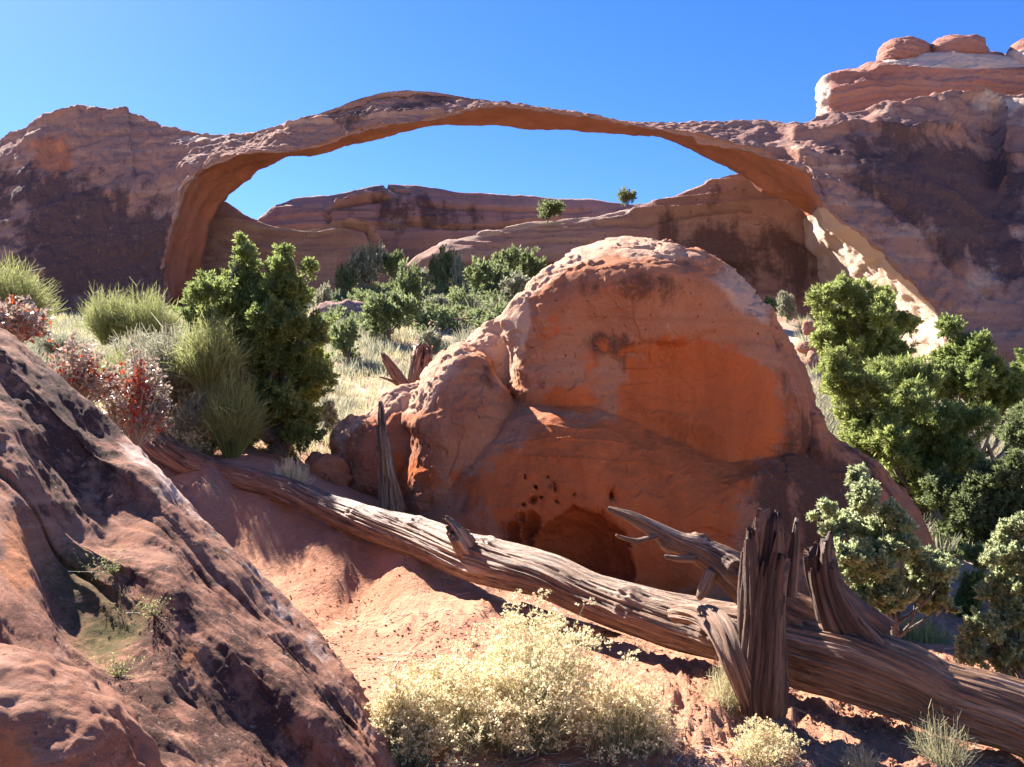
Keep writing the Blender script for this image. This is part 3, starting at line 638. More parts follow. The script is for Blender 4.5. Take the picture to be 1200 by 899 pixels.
wood('broken_limb', [tube(pp([(1010,750,4.9,36),(985,722,4.9,27),(968,690,4.9,18),(961,660,4.9,17),(960,630,4.9,18)]), [.20,.14,.095,.09,.085], 90, 160, .2, .8, 3, .3, 12),
   tube(pp([(968,680,4.88,8),(968,650,4.88,6),(974,622,4.88,3)]), [.04,.03,.01], 20, 40, .3, 0, 2.5, .1, 8)], M_LOGD, tree, label='short leaning limb stub right of the tall splintered one')
wood('root_limb', [tube(pp([(790,720,5.35,20),(825,722,5.0,26),(850,742,4.75,30),(865,775,4.62,28),(880,810,4.6,26),(892,835,4.62,20)]), [.05,.07,.085,.085,.08,.07], 90, 180, .14, 1.0, 3, 0, 14)], M_LOG, tree, label='knotted limb curving down to the soil')
wood('knot', [tube(pp([(555,655,6.95,10),(540,632,6.9,9),(524,612,6.9,6),(516,606,6.9,3)]), [.13,.09,.05,.02], 40, 60, .25, 0, 3, .6, 15)], M_LOG, tree)

# dead wood around the boulder
t = empty('dead_snag', P(450, 600, 10.3), 'thin split grey dead branch leaning upright against the left end of the boulder', 'dead branch')
wood('stem', [tube(pp([(462,600,10.5,12),(455,560,10.4,9),(450,520,10.35,7),(446,470,10.5,3)]), [.14,.10,.075,.025], 50, 140, .35, .4, 3, .25, 22), tube(pp([(450,600,10.4,8),(447,550,10.4,6),(441,500,10.4,4)]), [.08,.055,.02], 24, 60, .3, 0, 2, 0, 23)], M_LOG, t)
t = empty('dead_stump', P(493, 445, 17), 'upright broken reddish stump standing just behind the top left of the boulder', 'stump')
wood('trunk', [tube(pp([(492,470,17,13),(493,430,17,12),(496,400,17,12)]), [.26,.22,.2], 60, 70, .3, .4, 3, .45, 24)], M_LOG, t)
t = empty('dead_branch', P(478, 455, 16.5), 'leaning forked dead branch rising out of the grass left of the broken stump', 'dead branch')
wood('stem', [tube(pp([(482,462,16.5,8),(465,440,16.5,8),(447,413,16.5,4)]), [.14,.12,.05], 40, 60, .3, .4, 3, .3, 26), tube(pp([(475,456,16.5,3),(458,446,16.4,3),(445,442,16.4,2)]), [.05,.03,.015], 12, 20, .2)], M_LOG, t)
t = empty('driftwood', P(650, 735, 6.0), 'flat dark splintered wood sliver lying on the sand below the middle of the trunk', 'dead wood')
wood('plank', [tube(pp([(610,712,6.5,7),(650,728,6.2,8),(690,738,6.0,6),(730,745,5.9,3)]), [.04,.055,.05,.015], 30, 60, .3, .2, 3, .2, 28)], M_LOG, t)

# ------------------------------------------------------------------ plants
def unit(a): return a/np.maximum(np.linalg.norm(a, axis=-1, keepdims=True), 1e-9)
def leafset(C, D, L, Wd, rg, fold=.25):
    n = len(C); L = np.broadcast_to(L, n)[:, None]; Wd = np.broadcast_to(Wd, n)[:, None]
    S = unit(np.cross(D, rg.normal(size=(n, 3)))); U = np.cross(S, D)
    V = np.stack([C, C+D*L*.5+S*Wd*.5+U*L*fold*.3, C+D*L, C+D*L*.5-S*Wd*.5], 1).reshape(-1, 3)
    return V, np.arange(4*n).reshape(n, 4)
def ribbons(B, T, sag, w0, w1, seg, rg):
    """thin curved stalks from B to T; sag pulls the middle"""
    n = len(B); t = np.linspace(0, 1, seg+1)[None, :, None]
    M = (B+T)/2+sag; C = (1-t)**2*B[:, None]+2*t*(1-t)*M[:, None]+t*t*T[:, None]
    S = unit(np.cross(T-B, rg.normal(size=(n, 3))))[:, None]; w = (w0+(w1-w0)*t)
    V = np.stack([C-S*w/2, C+S*w/2], 2).reshape(-1, 3)
    i = np.arange(n)[:, None]*(2*(seg+1))+np.arange(seg)[None]*2
    F = np.stack([i, i+1, i+3, i+2], -1).reshape(-1, 4); return (V, F), C
def ball(rg, n): return unit(rg.normal(size=(n, 3)))
def limb(B, T, r0, r1, rg, n=6, wob=.12, m=5):
    B = np.array(B, float); T = np.array(T, float); L = np.linalg.norm(T-B)
    pts = [B+(T-B)*t+rg.normal(size=3)*wob*L*sin(pi*t)*.6 for t in np.linspace(0, 1, m)]
    V, F, fb = tube(pts, np.linspace(r0, r1, m), n, m*3); return V, F
def clumped(rg, clumps, n, L, Wd, up=.5, sub=12, subr=.38, thin=1.0):
    """leaves on feathery plumes that radiate from each clump (x,y,z,r)"""
    Cn = np.array(clumps, float); wts = Cn[:, 3]**2; wts /= wts.sum(); out = []
    for (x, y, z, r), w in zip(Cn, wts):
        k = max(int(n*w), 30); m = max(int(sub*2.2), 14); c = np.array([x, y, z]); sq = rg.uniform(.7, 1.2, 3)
        dr = ball(rg, m)*sq; st_ = c+dr*r*rg.uniform(.1, .8, (m, 1)); ax = unit(dr*.9+np.array([0, 0, .55+up*.5])+rg.normal(size=(m, 3))*.35)
        ln = r*rg.uniform(.3, .85, m); wd = r*rg.uniform(.10, .24, m)*(subr/.3)**.5
        i = rg.integers(0, m, k); t = rg.uniform(0, 1, k)**.8; rad = ball(rg, k)
        p = st_[i]+ax[i]*(ln[i]*t)[:, None]+rad*(wd[i]*(1.05-.75*t)*rg.uniform(.3, 1, k))[:, None]
        D = unit(ax[i]*.75+rad*.6+rg.normal(size=(k, 3))*.35)
        s = rg.uniform(.6, 1.3, k); out.append(leafset(p, D, L*s, Wd*s, rg))
    return out
def cl_px(rg, L, d, jit=.5):
    return [(*P(x, y, d+rg.uniform(-1, 1)*jit*r*d/FPX*1.6), r*d/FPX) for x, y, r in L]
def tree_px(name, L, d, base, n, leaf, mat, label, cat, group=None, seed=0, up=.5, tr=.12, jit=.7, sub=22, subr=.27, twigs=0):
    """tree or bush whose leaf clumps sit at the places listed; trunk and limbs reach them"""
    rg = np.random.default_rng(seed+100); C = cl_px(rg, L, d, jit); b = GP(*base)
    e = empty(name, b, label, cat, group)
    top = np.mean([c[:3] for c in C], axis=0); limbs = []
    fork = b+(top-b)*.45
    limbs.append(limb(b-np.array([0, 0, .15]), fork, tr, tr*.7, rg, 9, .1, 6))
    for c in C:
        st_ = b+(fork-b)*rg.uniform(.5, 1); limbs.append(limb(st_, np.array(c[:3])+ball(rg, 1)[0]*c[3]*.3, tr*.36, tr*.06, rg, 5, .08, 5))
    if twigs:
        Bt = np.repeat(np.array([c[:3] for c in C]), twigs, 0); dr = ball(rg, len(Bt)); rr_ = np.repeat([c[3] for c in C], twigs)[:, None]
        (v, f), _ = ribbons(Bt, Bt+dr*rr_*1.1, ball(rg, len(Bt))*rr_*.2, tr*.1, tr*.03, 3, rg)
        limbs.append((v, f))
    mk('trunk', [(v-b, f) for v, f in limbs], M_BARK, e)
    ex = [(x+rg.normal()*r*.6, y+rg.normal()*r*.8, z+rg.normal()*r*.6, r*rg.uniform(.45, .8)) for x, y, z, r in C for _ in (0, 1)]
    lv = clumped(rg, C+ex, int(n*1.9), leaf[0], leaf[1], up, sub, subr*1.15)
    mk('crown', [(v-b, f) for v, f in lv], mat, e, smooth=False)
    return e
def hit(px, py, lo=3.0, hi=140.0):
    d = np.exp(np.linspace(np.log(lo), np.log(hi), 900)); x = (px-600)/FPX*d; z = G(x, d)
    v = np.stack([x, d, z], -1); _, row = toposy(v); k = np.where(row <= py)[0]
    return d[k[0]] if len(k) else None

# left juniper
tree_px('juniper_tree', [(284,284,6),(285,296,10),(287,316,15),(280,342,22),(270,368,26),(300,345,20),(312,365,24),(300,400,34),(310,440,36),(325,480,36),(270,430,26),(275,470,26),(262,350,18),(318,345,16),(330,296,8),(331,310,13),(334,330,19),(340,350,24),(243,350,20),(236,378,22),(255,392,22),(300,372,26),(318,395,32),(350,388,28),(290,420,30),
  (335,430,36),(362,425,22),(300,460,30),(345,470,34),(320,505,32),(355,505,24),(285,500,24),(330,530,24),(362,455,18),(370,395,14)], 12, (325, 12), 150000, (.062, .020), L_JUN,
  'tall dark green juniper with two pointed tops left of the boulder', 'juniper', seed=1, tr=.17, twigs=12)
# right trees
tree_px('juniper_tree', [(962,352,13),(985,342,16),(975,378,19),(1008,362,24),(1033,348,13),(1018,392,26),(1048,385,18),(1066,380,10),(985,412,22),(1015,430,28),(1052,418,18),(1000,455,26),(1032,462,26),(965,400,12)],
  20, (1040, 20), 70000, (.10, .024), L_JUN2, 'bright green juniper standing in front of the sunlit foot of the arch', 'juniper', seed=2, tr=.16, twigs=14)
tree_px('juniper_tree', [(985,455,20),(1010,460,22),(975,430,14),(1062,440,22),(1090,450,18),(1130,575,22),(1105,520,24),(1002,492,24),(1040,482,26),(1012,525,26),(1045,520,32),(1078,500,30),(1085,540,32),(1052,560,28),(1095,575,30),(1120,540,26),(1070,465,16),(1118,505,24),(1090,610,26)], 15, (1090, 15), 95000, (.085, .02), L_JUN2,
  'broad mid-green juniper spreading beside the right slope of the boulder', 'juniper', seed=3, tr=.16, twigs=12)
tree_px('juniper_tree', [(1108,425,20),(1132,412,18),(1150,432,24),(1125,452,26),(1168,448,22),(1190,462,22),(1155,475,22),(1100,455,18),(1210,440,24)], 17, (1150, 17), 40000, (.09, .03), L_JUN,
  'dark green flat-crowned juniper against the arch foot near the right edge', 'juniper', seed=4, tr=.16, twigs=16)
tree_px('juniper_tree', [(1195,515,22),(1215,545,30),(1190,560,22),(1165,585,26),(1140,600,28),(1180,620,26),(1130,640,28),(1155,560,18),(1120,665,22),(1220,600,30)], 13, (1170, 13), 42000, (.075, .026), L_FAR,
  'shaded blue-green juniper cut by the right edge below the flat-crowned one', 'juniper', seed=5, tr=.15, twigs=30)
tree_px('shrub', [(1006,562,12),(1016,588,18),(972,600,9),(984,622,17),(1012,622,22),(1048,612,14),(1040,650,22),(1062,645,16),(1020,668,24),(988,668,20),(1082,652,12),(1100,672,14),(1070,690,22),(1112,665,9),(1040,705,22),(1000,705,16),(1100,708,18)],
  6.7, (1045, 6.7), 60000, (.036, .016), L_GREY, 'silvery green leafy shrub just behind the right end of the dead trunk', 'shrub', seed=6, tr=.045, twigs=30, sub=16, subr=.3)
tree_px('shrub', [(1192,628,18),(1172,650,14),(1200,668,24),(1168,690,18),(1190,720,24),(1155,735,16),(1180,765,24),(1215,760,30),(1140,770,14)],
  6.1, (1195, 6.1), 52000, (.034, .015), L_GREY, 'leafy grey-green shrub at the right edge above the trunk', 'shrub', seed=7, tr=.045, twigs=40, sub=16, subr=.3)
tree_px('shrub', [(1110,735,18),(1085,728,14),(1130,745,16),(1128,715,18),(1145,690,18),(1150,655,14),(1060,735,14)], 9.5, (1120, 9.5), 15000, (.05, .02), L_JUN,
  'low dark shrub in the shade between the two silvery green shrubs', 'shrub', seed=8, tr=.04, twigs=30)
# little junipers and bushes on the slope and ridge beyond
BG = [ # px, base row, height px, width px, d or None, mat, kind, label, cat
 (427,348,50,46,None,0,'pale grey-green tree at the foot of the ridge, leftmost large one behind the slope','juniper'),
 (403,350,30,24,None,1,'small dark tree left of the pale grey-green tree at the ridge foot','juniper'),
 (462,330,28,24,None,1,'small dark tree right of the pale grey-green tree at the ridge foot','juniper'),
 (522,348,42,38,None,1,'rounded green tree in the middle of the far slope','juniper'),
 (541,350,40,20,None,0,'narrow olive tree right of the rounded green tree on the far slope','juniper'),
 (492,345,26,36,None,0,'low spreading green bush left of the rounded green tree','bush'),
 (598,332,32,40,None,1,'dark tree on the far slope under the overhanging ledge, left one of two','juniper'),
 (622,338,34,38,None,1,'dark tree under the overhanging ledge beside the boulder top, right one of two','juniper'),
 (572,356,40,50,None,1,'dark bushy juniper below the two trees under the ledge','juniper'),
 (603,362,32,46,None,0,'green bush half hidden by the left shoulder of the boulder','bush'),
 (455,402,46,60,None,1,'dense dark green bush at the middle of the slope, largest there','bush'),
 (478,385,56,40,None,1,'tall dark juniper above the dense bush on the slope','juniper'),
 (408,428,42,38,None,1,'round dark bush in the pale grass right of the tall juniper','bush'),
 (382,512,36,28,None,0,'low green bush at the right foot of the tall two-topped juniper','bush'),
 (641,258,19,34,94,1,'round dark bush growing on the ridge bench left of centre','bush'),
 (733,240,15,22,104,1,'tiny tree on the ridge crest against the sky','juniper'),
 (857,237,12,34,96,0,'low grey bush on the ridge close under the arch','bush'),
 (922,378,30,26,None,0,'small grey bush in the shade right of the boulder top','bush'),
 (375,372,30,26,None,0,'small olive bush left of the grey rock hump','bush'),
 (510,372,20,34,None,0,'low pale bush above the bare red soil bank','bush'),
 (500,420,26,30,None,0,'wispy pale bush right of the dead stump','bush'),
 (900,372,18,24,60,1,'small dark bush behind the right shoulder of the boulder','bush')]
def proto(seed, mat, n=3600):
    rg = np.random.default_rng(seed); c = [(*(ball(rg, 1)[0]*np.array([.62, .62, .32])*rg.uniform(.5, 1)+np.array([0, 0, .56])), rg.uniform(.24, .36)) for _ in range(11)]
    lv = clumped(rg, c, n, .13, .055, .5, 10, .42); tk = [limb((0, 0, -.08), np.array([0, 0, .3])+rg.normal(size=3)*.05, .05, .035, rg, 7)]+[limb((0, 0, .2), q[:3], .025, .008, rg, 5) for q in c]
    cr = mk('crown', lv, mat, smooth=False); tk = mk('trunk', tk, M_BARK); return cr, tk
PR = [proto(31, L_SAGE), proto(32, L_FAR), proto(33, L_SAGE), proto(34, L_FAR)]; used = set()
rgb = np.random.default_rng(5)
for k, (px, py, h, w, d, mi, lab, cat) in enumerate(BG):
    d = d or hit(px, py) or 80; b = P(px, py, d); b[2] -= .02*d*.05
    e = empty('far_juniper' if cat == 'juniper' else 'far_bush', b, lab, cat, 'junipers and bushes on the slope and ridge beyond the boulder')
    j = mi+2*(k % 2)
    e.rotation_euler.z = rgb.uniform(0, 6.28); m = d/FPX*1.18; e.scale = (w*m*.62, w*m*.62, h*m/.98)
    for src in PR[j]:
        o = src if j not in used else src.copy()
        if o is not src: COL.objects.link(o)
        o.parent = e
    used.add(j)
for j in range(4):
    if j not in used:
        for o in PR[j]: bpy.data.objects.remove(o)

# broom-like upright green shrubs and grey brush, left middle ground
def brush(name, px, py, wpx, hpx, d, n, mat, label, seed, lean=.6, side=4, lw=.012, cat='shrub', twig=True, tipleaf=0, group=None):
    rg = np.random.default_rng(seed); b = P(px, py, d); R = wpx/2*d/FPX; H = hpx*d/FPX
    a = rg.uniform(0, 2*pi, n); r = np.sqrt(rg.uniform(0, 1, n)); B = b+np.stack([np.cos(a)*r*R*.25, np.sin(a)*r*R*.25, rg.uniform(-.1, .05, n)], 1)
    T = b+np.stack([np.cos(a)*r*R, np.sin(a)*r*R, H*(1-.55*r**2)*rg.uniform(.55, 1.05, n)], 1)+rg.normal(size=(n, 3))*R*.13
    (v, f), C = ribbons(B, T, np.stack([np.cos(a)*R*.15, np.sin(a)*R*.15, 0*a+H*.08], 1), lw, lw*.4, 4, rg); out = [(v, f)]
    m = n*side; i = rg.integers(0, n, m); t = rg.uniform(.3, 1, m); j = np.minimum((t*4).astype(int), 3); fr_ = (t*4-j)[:, None]
    S = C[i, j]*(1-fr_)+C[i, j+1]*fr_; up = unit(T[i]-B[i]+rg.normal(size=(m, 3))*lean*np.linalg.norm(T[i]-B[i], axis=1)[:, None])
    E = S+up*(H*rg.uniform(.10, .26, m))[:, None]; out.append(ribbons(S, E, E*0, lw*.9, lw*.5, 2, rg)[0])
    e = empty(name, b, label, cat, group)
    mk('foliage', [(v-b, f) for v, f in out], mat, e, smooth=False)
    if twig: mk('stem', [(x-b, y) for x, y in [limb(b, T[q]*.7+B[q]*.3, .02*H, .006*H, rg, 5, .12) for q in range(7)]], M_BARK, e)
    return e
brush('broom_shrub', 8, 392, 90, 88, 12, 1400, L_BROOM, 'feathery yellow-green shrub cut by the left edge above the rock slab', 41, lw=0.008)
brush('broom_shrub', 128, 400, 62, 62, 17, 700, L_BROOM, 'wispy yellow-green shrub against the dark wall, leftmost of two pale ones', 42, lw=0.009)
brush('broom_shrub', 172, 405, 74, 66, 17, 900, L_BROOM, 'taller wispy yellow-green shrub against the dark wall right of its pale neighbour', 43, lw=0.009)
brush('broom_shrub', 245, 455, 74, 92, 10.9, 750, L_BROOM, 'green feathery shrub leaning on the left side of the two-topped juniper', 44, lw=0.008)
brush('broom_shrub', 272, 530, 66, 95, 10.7, 850, L_BROOM, 'tall soft green shrub at the foot of the two-topped juniper', 45, lw=0.007)
brush('broom_shrub', 135, 480, 50, 70, 12, 800, L_BROOM, 'small bright yellow-green shrub among the red-leaved bushes', 46, lw=0.007)
brush('grey_shrub', 205, 480, 110, 95, 11.4, 1800, L_SAGE, 'wide grey-green brush with pale twigs in front of the wispy shrubs', 47, .6, 3, .013)
brush('grey_shrub', 165, 440, 80, 50, 14.5, 900, L_SAGE, 'low grey brush behind the red-leaved bushes', 48, .6, 3, .013)
brush('grey_shrub', 240, 525, 70, 70, 10.9, 1100, L_SAGE, 'grey twiggy brush left of the tall soft green shrub', 49, .6, 3, .012)
brush('grey_shrub', 70, 410, 70, 22, 20, 500, L_SAGE, 'round low sage tuft in the pale grass by the dark wall', 50, .6, 3, .014)
brush('grey_shrub', 405, 560, 50, 40, 12.5, 500, L_SAGE, 'small sage tuft left of the boulder end', 51, .6, 3, .012)
brush('grass_tuft', 340, 575, 48, 38, 10, 420, L_CREAM, 'pale seeded grass tuft just behind the trunk left of the boulder', 52, .3, 1, .008, 'grass', False)
brush('grass_tuft', 1075, 778, 90, 50, 8.0, 900, L_BROOM, 'yellow-green grass tuft behind the thick right end of the trunk', 53, .3, 2, .008, 'grass', False)
brush('grass_tuft', 850, 835, 56, 60, 4.75, 330, L_STRAW, 'dry straw tuft at the foot of the splintered limb', 54, .5, 2, .003, 'grass', False)
brush('grass_tuft', 1105, 899, 80, 60, 4.3, 300, L_STEM, 'thin green-yellow weed under the trunk at the bottom right', 55, .5, 2, .003, 'grass', False)
brush('grass_tuft', 1010, 900, 50, 26, 4.2, 160, L_STRAW, 'sparse low dry weed under the trunk at the bottom edge', 56, .5, 2, .003, 'grass', False)

def leafy(name, px, py, wpx, hpx, d, nb, nl, label, seed, fr_red=.35, L=.07, cat='shrub'):
    rg = np.random.default_rng(seed); b = P(px, py, d); R = wpx/2*d/FPX; H = hpx*d/FPX
    a = rg.uniform(0, 2*pi, nb); r = np.sqrt(rg.uniform(0, 1, nb)); z = H*np.sqrt(1-.8*r**2)*rg.uniform(.4, 1, nb)
    T = b+np.stack([np.cos(a)*r*R, np.sin(a)*r*R, z], 1); B = b+(T-b)*np.array([.15, .15, .05])
    (v, f), C = ribbons(B, T, rg.normal(size=(nb, 3))*R*.1, .012, .005, 6, rg)
    e = empty(name, b, label, cat); mk('stem', (v-b, f), L_TWIG, e, smooth=False)
    i = rg.integers(0, nb, nl); t = rg.uniform(.35, 1, nl)**.7; j = np.minimum((t*6).astype(int), 5); q = (t*6-j)[:, None]
    S = C[i, j]*(1-q)+C[i, j+1]*q+rg.normal(size=(nl, 3))*.015; D = unit(rg.normal(size=(nl, 3))+np.array([0, 0, .3]))
    red = (noise3(S*2.2+seed)*1.2+rg.normal(size=nl)*.25) > (.45-fr_red)
    for nm, mk_, m in (('foliage', ~red, L_BRONZE), ('red_foliage', red, L_RED)):
        s = rg.uniform(.6, 1.2, mk_.sum()); v, f = leafset(S[mk_], D[mk_], L*s, L*.55*s, rg); mk(nm, (v-b, f), m, e, smooth=False)
    return e
leafy('red_shrub', 14, 405, 92, 66, 8.8, 120, 1500, 'red and bronze leaved bush at the left edge over the slab', 61, -.05)
leafy('red_shrub', 92, 480, 95, 95, 9.5, 170, 2400, 'red-leaved bush behind the upper edge of the slab, left one of the pair', 62, .0)
leafy('red_shrub', 158, 525, 85, 130, 10, 190, 2800, 'taller bronze and red leaved bush where the trunk meets the slab', 63, -.1)

# rabbitbrush with cream flower heads
def rabbit(name, px, py, wpx, hpx, d, n, label, seed, fl=1.0, depth=1.0, lw=.004, hs=.021, dens=None):
    rg = np.random.default_rng(seed); b = P(px, py, d); b[2] = min(b[2], float(G(b[0], b[1]))+.05); R = wpx/2*d/FPX; top = P(px, py-hpx, d)[2]-b[2]
    a = rg.uniform(0, 2*pi, n); r = np.sqrt(rg.uniform(0, 1, n)); z = top*np.sqrt(1-.72*r**2)*rg.uniform(.6, 1.04, n)
    nf = 9; fa = rg.uniform(0, 2*pi, nf); fr_ = rg.uniform(.15, .62, nf); fh = rg.uniform(.85, 1.15, nf); fk = rg.integers(0, nf, n); q_ = .5*(1-fr_[fk])+.12
    z = top*fh[fk]*(1-.45*r**2)*rg.uniform(.6, 1.05, n)*np.sqrt(1-.45*fr_[fk]**2)
    off = np.stack([(np.cos(fa[fk])*fr_[fk]+np.cos(a)*r*q_)*R, (np.sin(fa[fk])*fr_[fk]+np.sin(a)*r*q_)*R*depth, z], 1); off *= (1+.20*noise3(off*2.4+seed)+.12*noise3(off*6+seed)+rg.normal(size=n)*.05)[:, None]
    T = b+off; B = b+off*np.array([.12, .12, 0])
    (v, f), C = ribbons(B, T, off*np.array([.12, .12, .18])*.8, lw, lw*.5, 6, rg)
    e = empty(name, b, label, 'rabbitbrush')
    m = n*9; i = rg.integers(0, n, m); t = rg.uniform(.3, .95, m); j = np.minimum((t*6).astype(int), 5); q = (t*6-j)[:, None]
    S = C[i, j]*(1-q)+C[i, j+1]*q; D = unit(unit(T[i]-B[i])+rg.normal(size=(m, 3))*.45)
    s = rg.uniform(.6, 1.2, m); mk('stem', [(v-b, f), (lambda L_: (L_[0]-b, L_[1]))(leafset(S, D, .045*s*hs/.02, .0045*s*hs/.02, rg))], L_STEM, e, smooth=False)
    k = 7; hd = np.repeat(T, k, 0)+rg.normal(size=(n*k, 3))*hs*np.array([1.5, 1.5, .6]); hn = len(hd); keep = rg.uniform(size=hn) < fl*np.clip(.75+1.3*noise3((hd-b)*4+seed)-.5*sstep(.35, .0, (hd-b)[:, 2]/top), .12, 1); hd = hd[keep]; hn = len(hd)
    pc = 8; Cc = np.repeat(hd, pc, 0); D = unit(rg.normal(size=(hn*pc, 3))+np.array([0, 0, .7])); s = rg.uniform(.7, 1.2, hn*pc)
    v, f = leafset(Cc+D*hs*.15, D, hs*.8*s, hs*.36*s, rg); mk('flower', (v-b, f), L_CREAM, e, smooth=False); return e
rabbit('rabbitbrush', 588, 905, 305, 172, 4.5, 1700, 'big rabbitbrush covered in cream flower heads in the bottom foreground', 71)
rabbit('rabbitbrush', 730, 925, 130, 145, 4.3, 480, 'thinner tan rabbitbrush overlapping the right side of the big one', 72, .6)
rabbit('rabbitbrush', 475, 925, 100, 130, 4.1, 330, 'low rabbitbrush between the rock slab and the big one', 74, .7)
rabbit('rabbitbrush', 232, 552, 88, 72, 10.8, 700, 'small round rabbitbrush with cream tips above the left end of the trunk', 73, .35, 1, .007, .028)
rabbit('rabbitbrush', 890, 915, 90, 60, 4.2, 260, 'small flowering rabbitbrush sprig at the bottom right of centre', 75, .7, 1, .003, .014)

# grass and brush cover on the slope
def cover(name, N, test, hfun, mat, seed, w=.35, blades=7):
    rg = np.random.default_rng(seed); d = np.exp(rg.uniform(np.log(11), np.log(105), N*6)); px = rg.uniform(-60, 1260, N*6)
    x = (px-600)/FPX*d; z = G(x, d); c = np.stack([x, d, z], 1); u, v = toposy(c); k = test(u, v, d, c, rg); c = c[k][:N]; d = d[k][:N]
    n = len(c); C = np.repeat(c, blades, 0); h = np.repeat(hfun(d, rg), blades); a = ball(rg, len(C))
    B = C+a*(h*w)[:, None]*np.array([1, 1, 0]); T = C+a*(h*w*2.2)[:, None]*np.array([1, 1, 0])+np.array([0, 0, 1])*(h*rg.uniform(.5, 1.1, len(h)))[:, None]
    S = unit(np.cross(T-B, rg.normal(size=T.shape))); wd = (h*.10)[:, None]
    V = np.stack([B-S*wd/2, B+S*wd/2, T+S*wd*.1, T-S*wd*.1], 1).reshape(-1, 3)
    return tag(mk(name, (V, np.arange(len(V)).reshape(-1, 4)), mat, smooth=False), kind='stuff')
left = lambda u, v, d, c, rg: ((u < 650) | (u > 940)) & (d > 12.5+rg.uniform(0, 3, len(d)))
tag(cover('dry_grass', 26000, lambda u, v, d, c, rg: left(u, v, d, c, rg) & (fbm(c, 5, 3, 2)+rg.uniform(-.4, .4, len(d)) > -.25-.3*sstep(45, 20, d)) & ~((np.abs(u-545) < 60) & (np.abs(v-385) < 22)), lambda d, rg: rg.uniform(.12, .3, len(d))*np.clip(d/25, .9, 2.2), L_STRAW, 81), 'pale dry grass covering the slope behind the boulder', 'grass')
tag(cover('low_brush', 9000, lambda u, v, d, c, rg: left(u, v, d, c, rg) & (fbm(c, 4, 3, 7)+rg.uniform(-.3, .3, len(d)) > .1), lambda d, rg: rg.uniform(.2, .5, len(d))*np.clip(d/30, .8, 1.8), L_SAGE, 82, .5, 12), 'scattered low grey-green brush on the slope', 'brush')

# stones
def stone(px, py, rx, ry, d, seed, mat, label, group='loose rocks', name='rock', varn=None):
    rg = np.random.default_rng(seed); a = np.linspace(0, 2*pi, 9)[:-1]
    o = [(px+cos(t)*rx*rg.uniform(.8, 1.15), py+sin(t)*ry*rg.uniform(.8, 1.15)) for t in a]; s = max(rx, ry)*d/FPX
    rock(name, [blob(o, (px, py), d, s*.8, s*.8, 3, 90, 24, s*.14, s*.9, .4, s*.5, None, seed, fine=rx/25)], mat, label, 'rock', group, varn=varn)
stone(412,376,44,26,55,201,R_RIDGE,'grey humped rock on the slope beyond the two-topped juniper', varn=lambda a, b: a*0+.1)
stone(948,384,9,9,34,202,R_SMALL,'pale pointed stone in the gap right of the boulder top')
stone(962,396,13,10,34,203,R_SMALL,'rounded red stone below the pale pointed one')
stone(950,408,14,9,33,204,R_SMALL,'flat dark red stone in the gap right of the boulder')
stone(951,436,8,20,32,205,R_SMALL,'tall narrow pale stone leaning beside the right shoulder of the boulder')
stone(382,562,26,36,11.6,206,R_BOUL,'orange block touching the left end of the big boulder')
stone(1078,905,34,15,4.3,207,R_SMALL,'rounded pale stone cut by the bottom edge right of centre')
stone(470,352,10,7,80,208,R_SMALL,'small pale stone among the trees at the ridge foot')
stone(540,378,12,7,50,209,R_SMALL,'red stone on the bare soil bank left of the boulder dome')
stone(562,392,10,6,44,210,R_SMALL,'small light stone on the soil bank nearest the boulder')
stone(508,394,12,6,44,211,R_SMALL,'flat stone at the left end of the bare soil bank')
stone(355,395,14,8,42,212,R_SMALL,'stone in the grass right behind the two-topped juniper')
def clods(name, N, test, smin, smax, mat, seed):
    rg = np.random.default_rng(seed); u = rg.uniform(250, 1200, N*5); v = rg.uniform(560, 899, N*5)
    dd = np.exp(rg.uniform(np.log(3.6), np.log(10), N*5)); x = (u-600)/FPX*dd; c = np.stack([x, dd, G(x, dd)], 1); k = test(u, dd, c, rg); c = c[k][:N]; n = len(c)
    s = smin+(smax-smin)*rg.uniform(0, 1, n)**4
    base = unit(np.array([[i, j, k_] for i in (-1, 1) for j in (-1, 1) for k_ in (-1, 1)], float)); fc = np.array([[0,1,3,2],[4,6,7,5],[0,4,5,1],[2,3,7,6],[0,2,6,4],[1,5,7,3]])
    th = rg.uniform(0, 6.28, n); R = np.stack([np.stack([np.cos(th), -np.sin(th)], 1), np.stack([np.sin(th), np.cos(th)], 1)], 1)
    L = base[None]*(1+rg.uniform(-.3, .3, (n, 8, 1)))*np.array([1, .8, .6]); L[..., :2] = np.einsum('nij,nkj->nki', R, L[..., :2])
    V = (c[:, None]+L*s[:, None, None]).reshape(-1, 3); F = (np.arange(n)[:, None, None]*8+fc[None]).reshape(-1, 4)
    z = np.zeros(len(V)); return tag(mk(name, (V, F), mat, smooth=False, attrs={'far': z}), kind='stuff')
tag(clods('gravel', 26000, lambda u, d, c, rg: (noise3(c*1.2+4)+rg.uniform(-.5, .5, len(d)) > .1) | (u > 800),   .003, .017, ground.data.materials[0], 91), 'red soil clods and gravel on the sand around the trunk', 'gravel')
tag(cover('plant_litter', 10, lambda u, v, d, c, rg: d > 11, lambda d, rg: rg.uniform(.02, .04, len(d)), L_TWIG, 83), None) if False else None

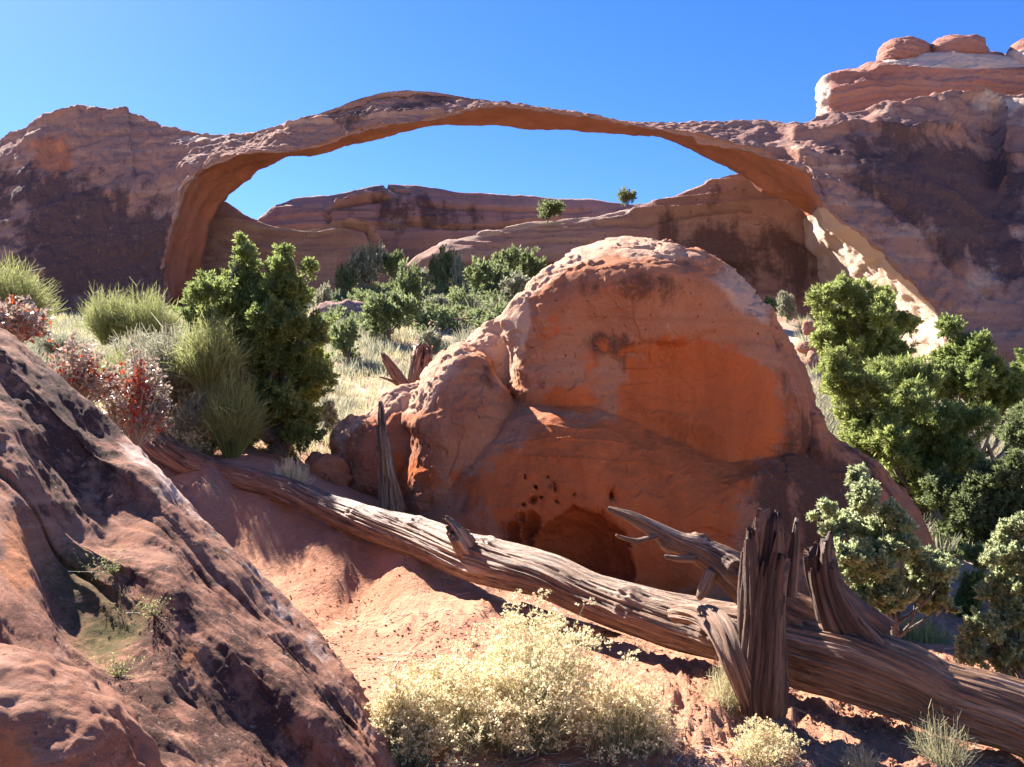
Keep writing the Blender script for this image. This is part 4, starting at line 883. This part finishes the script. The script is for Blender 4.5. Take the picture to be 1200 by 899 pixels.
rg = np.random.default_rng(84); cl = []
for _ in range(420):
    u = rg.uniform(365, 640); d = rg.uniform(46, 94); b = GP(u, d)
    if fbm(b[None], 8, 3, 13)[0]+rg.uniform(-.3, .3) < -.05: continue
    r = rg.uniform(.35, .95); cl.append((b[0], b[1], b[2]+r*.5, r))
tag(mk('scrub', clumped(rg, cl, 60000, .28, .10, .3, 8, .4), L_FAR, smooth=False), 'dark scrub merging along the foot of the far ridge', 'scrub', kind='stuff')
rg = np.random.default_rng(77); n = 2200
u = rg.uniform(230, 1200, n*3); dd = np.exp(rg.uniform(np.log(3.9), np.log(10), n*3)); x = (u-600)/FPX*dd; c = np.stack([x, dd, G(x, dd)+.006], 1)
k = noise3(c*1.6+8)+rg.uniform(-.5, .4, len(u)) > 0; c = c[k][:n]; a = rg.uniform(0, 2*pi, len(c)); L_ = rg.uniform(.02, .16, len(c))**1.0
T = c+np.stack([np.cos(a)*L_, np.sin(a)*L_, 0*a], 1); T[:, 2] = G(T[:, 0], T[:, 1])+rg.uniform(.004, .02, len(c))
tag(mk('plant_litter', ribbons(c, T, rg.normal(size=c.shape)*.008, .006, .002, 2, rg)[0], L_TWIG, smooth=False), 'dry twigs and needle litter strewn on the sand', 'plant litter', kind='stuff')

for px, py, sd_, lab in ((178, 712, 91, 'tiny leafy sprig growing from a seam of the dark rock slab'), (128, 640, 92, 'small green weed clinging to the slab above the tiny sprig'), (150, 772, 93, 'low green weed in the shaded hollow above the corner rock')):
    b = on_slab(px, py); rg = np.random.default_rng(sd_); e = empty('weed', b, lab, 'plant', 'weeds on the rock slab'); n = 40
    T = rg.normal(size=(n, 3))*np.array([.07, .05, .03])+np.array([0, -.05, .06]); (v, f), C = ribbons(np.zeros((n, 3)), T, rg.normal(size=(n, 3))*.01, .002, .001, 4, rg)
    mk('stem', (v, f), L_TWIG, e, smooth=False); i = rg.integers(0, n, 260); j = rg.integers(1, 5, 260); S_ = C[i, j]
    mk('foliage', leafset(S_, unit(rg.normal(size=S_.shape)), .012*rg.uniform(.6, 1.3, 260), .006, rg), L_BROOM, e, smooth=False)
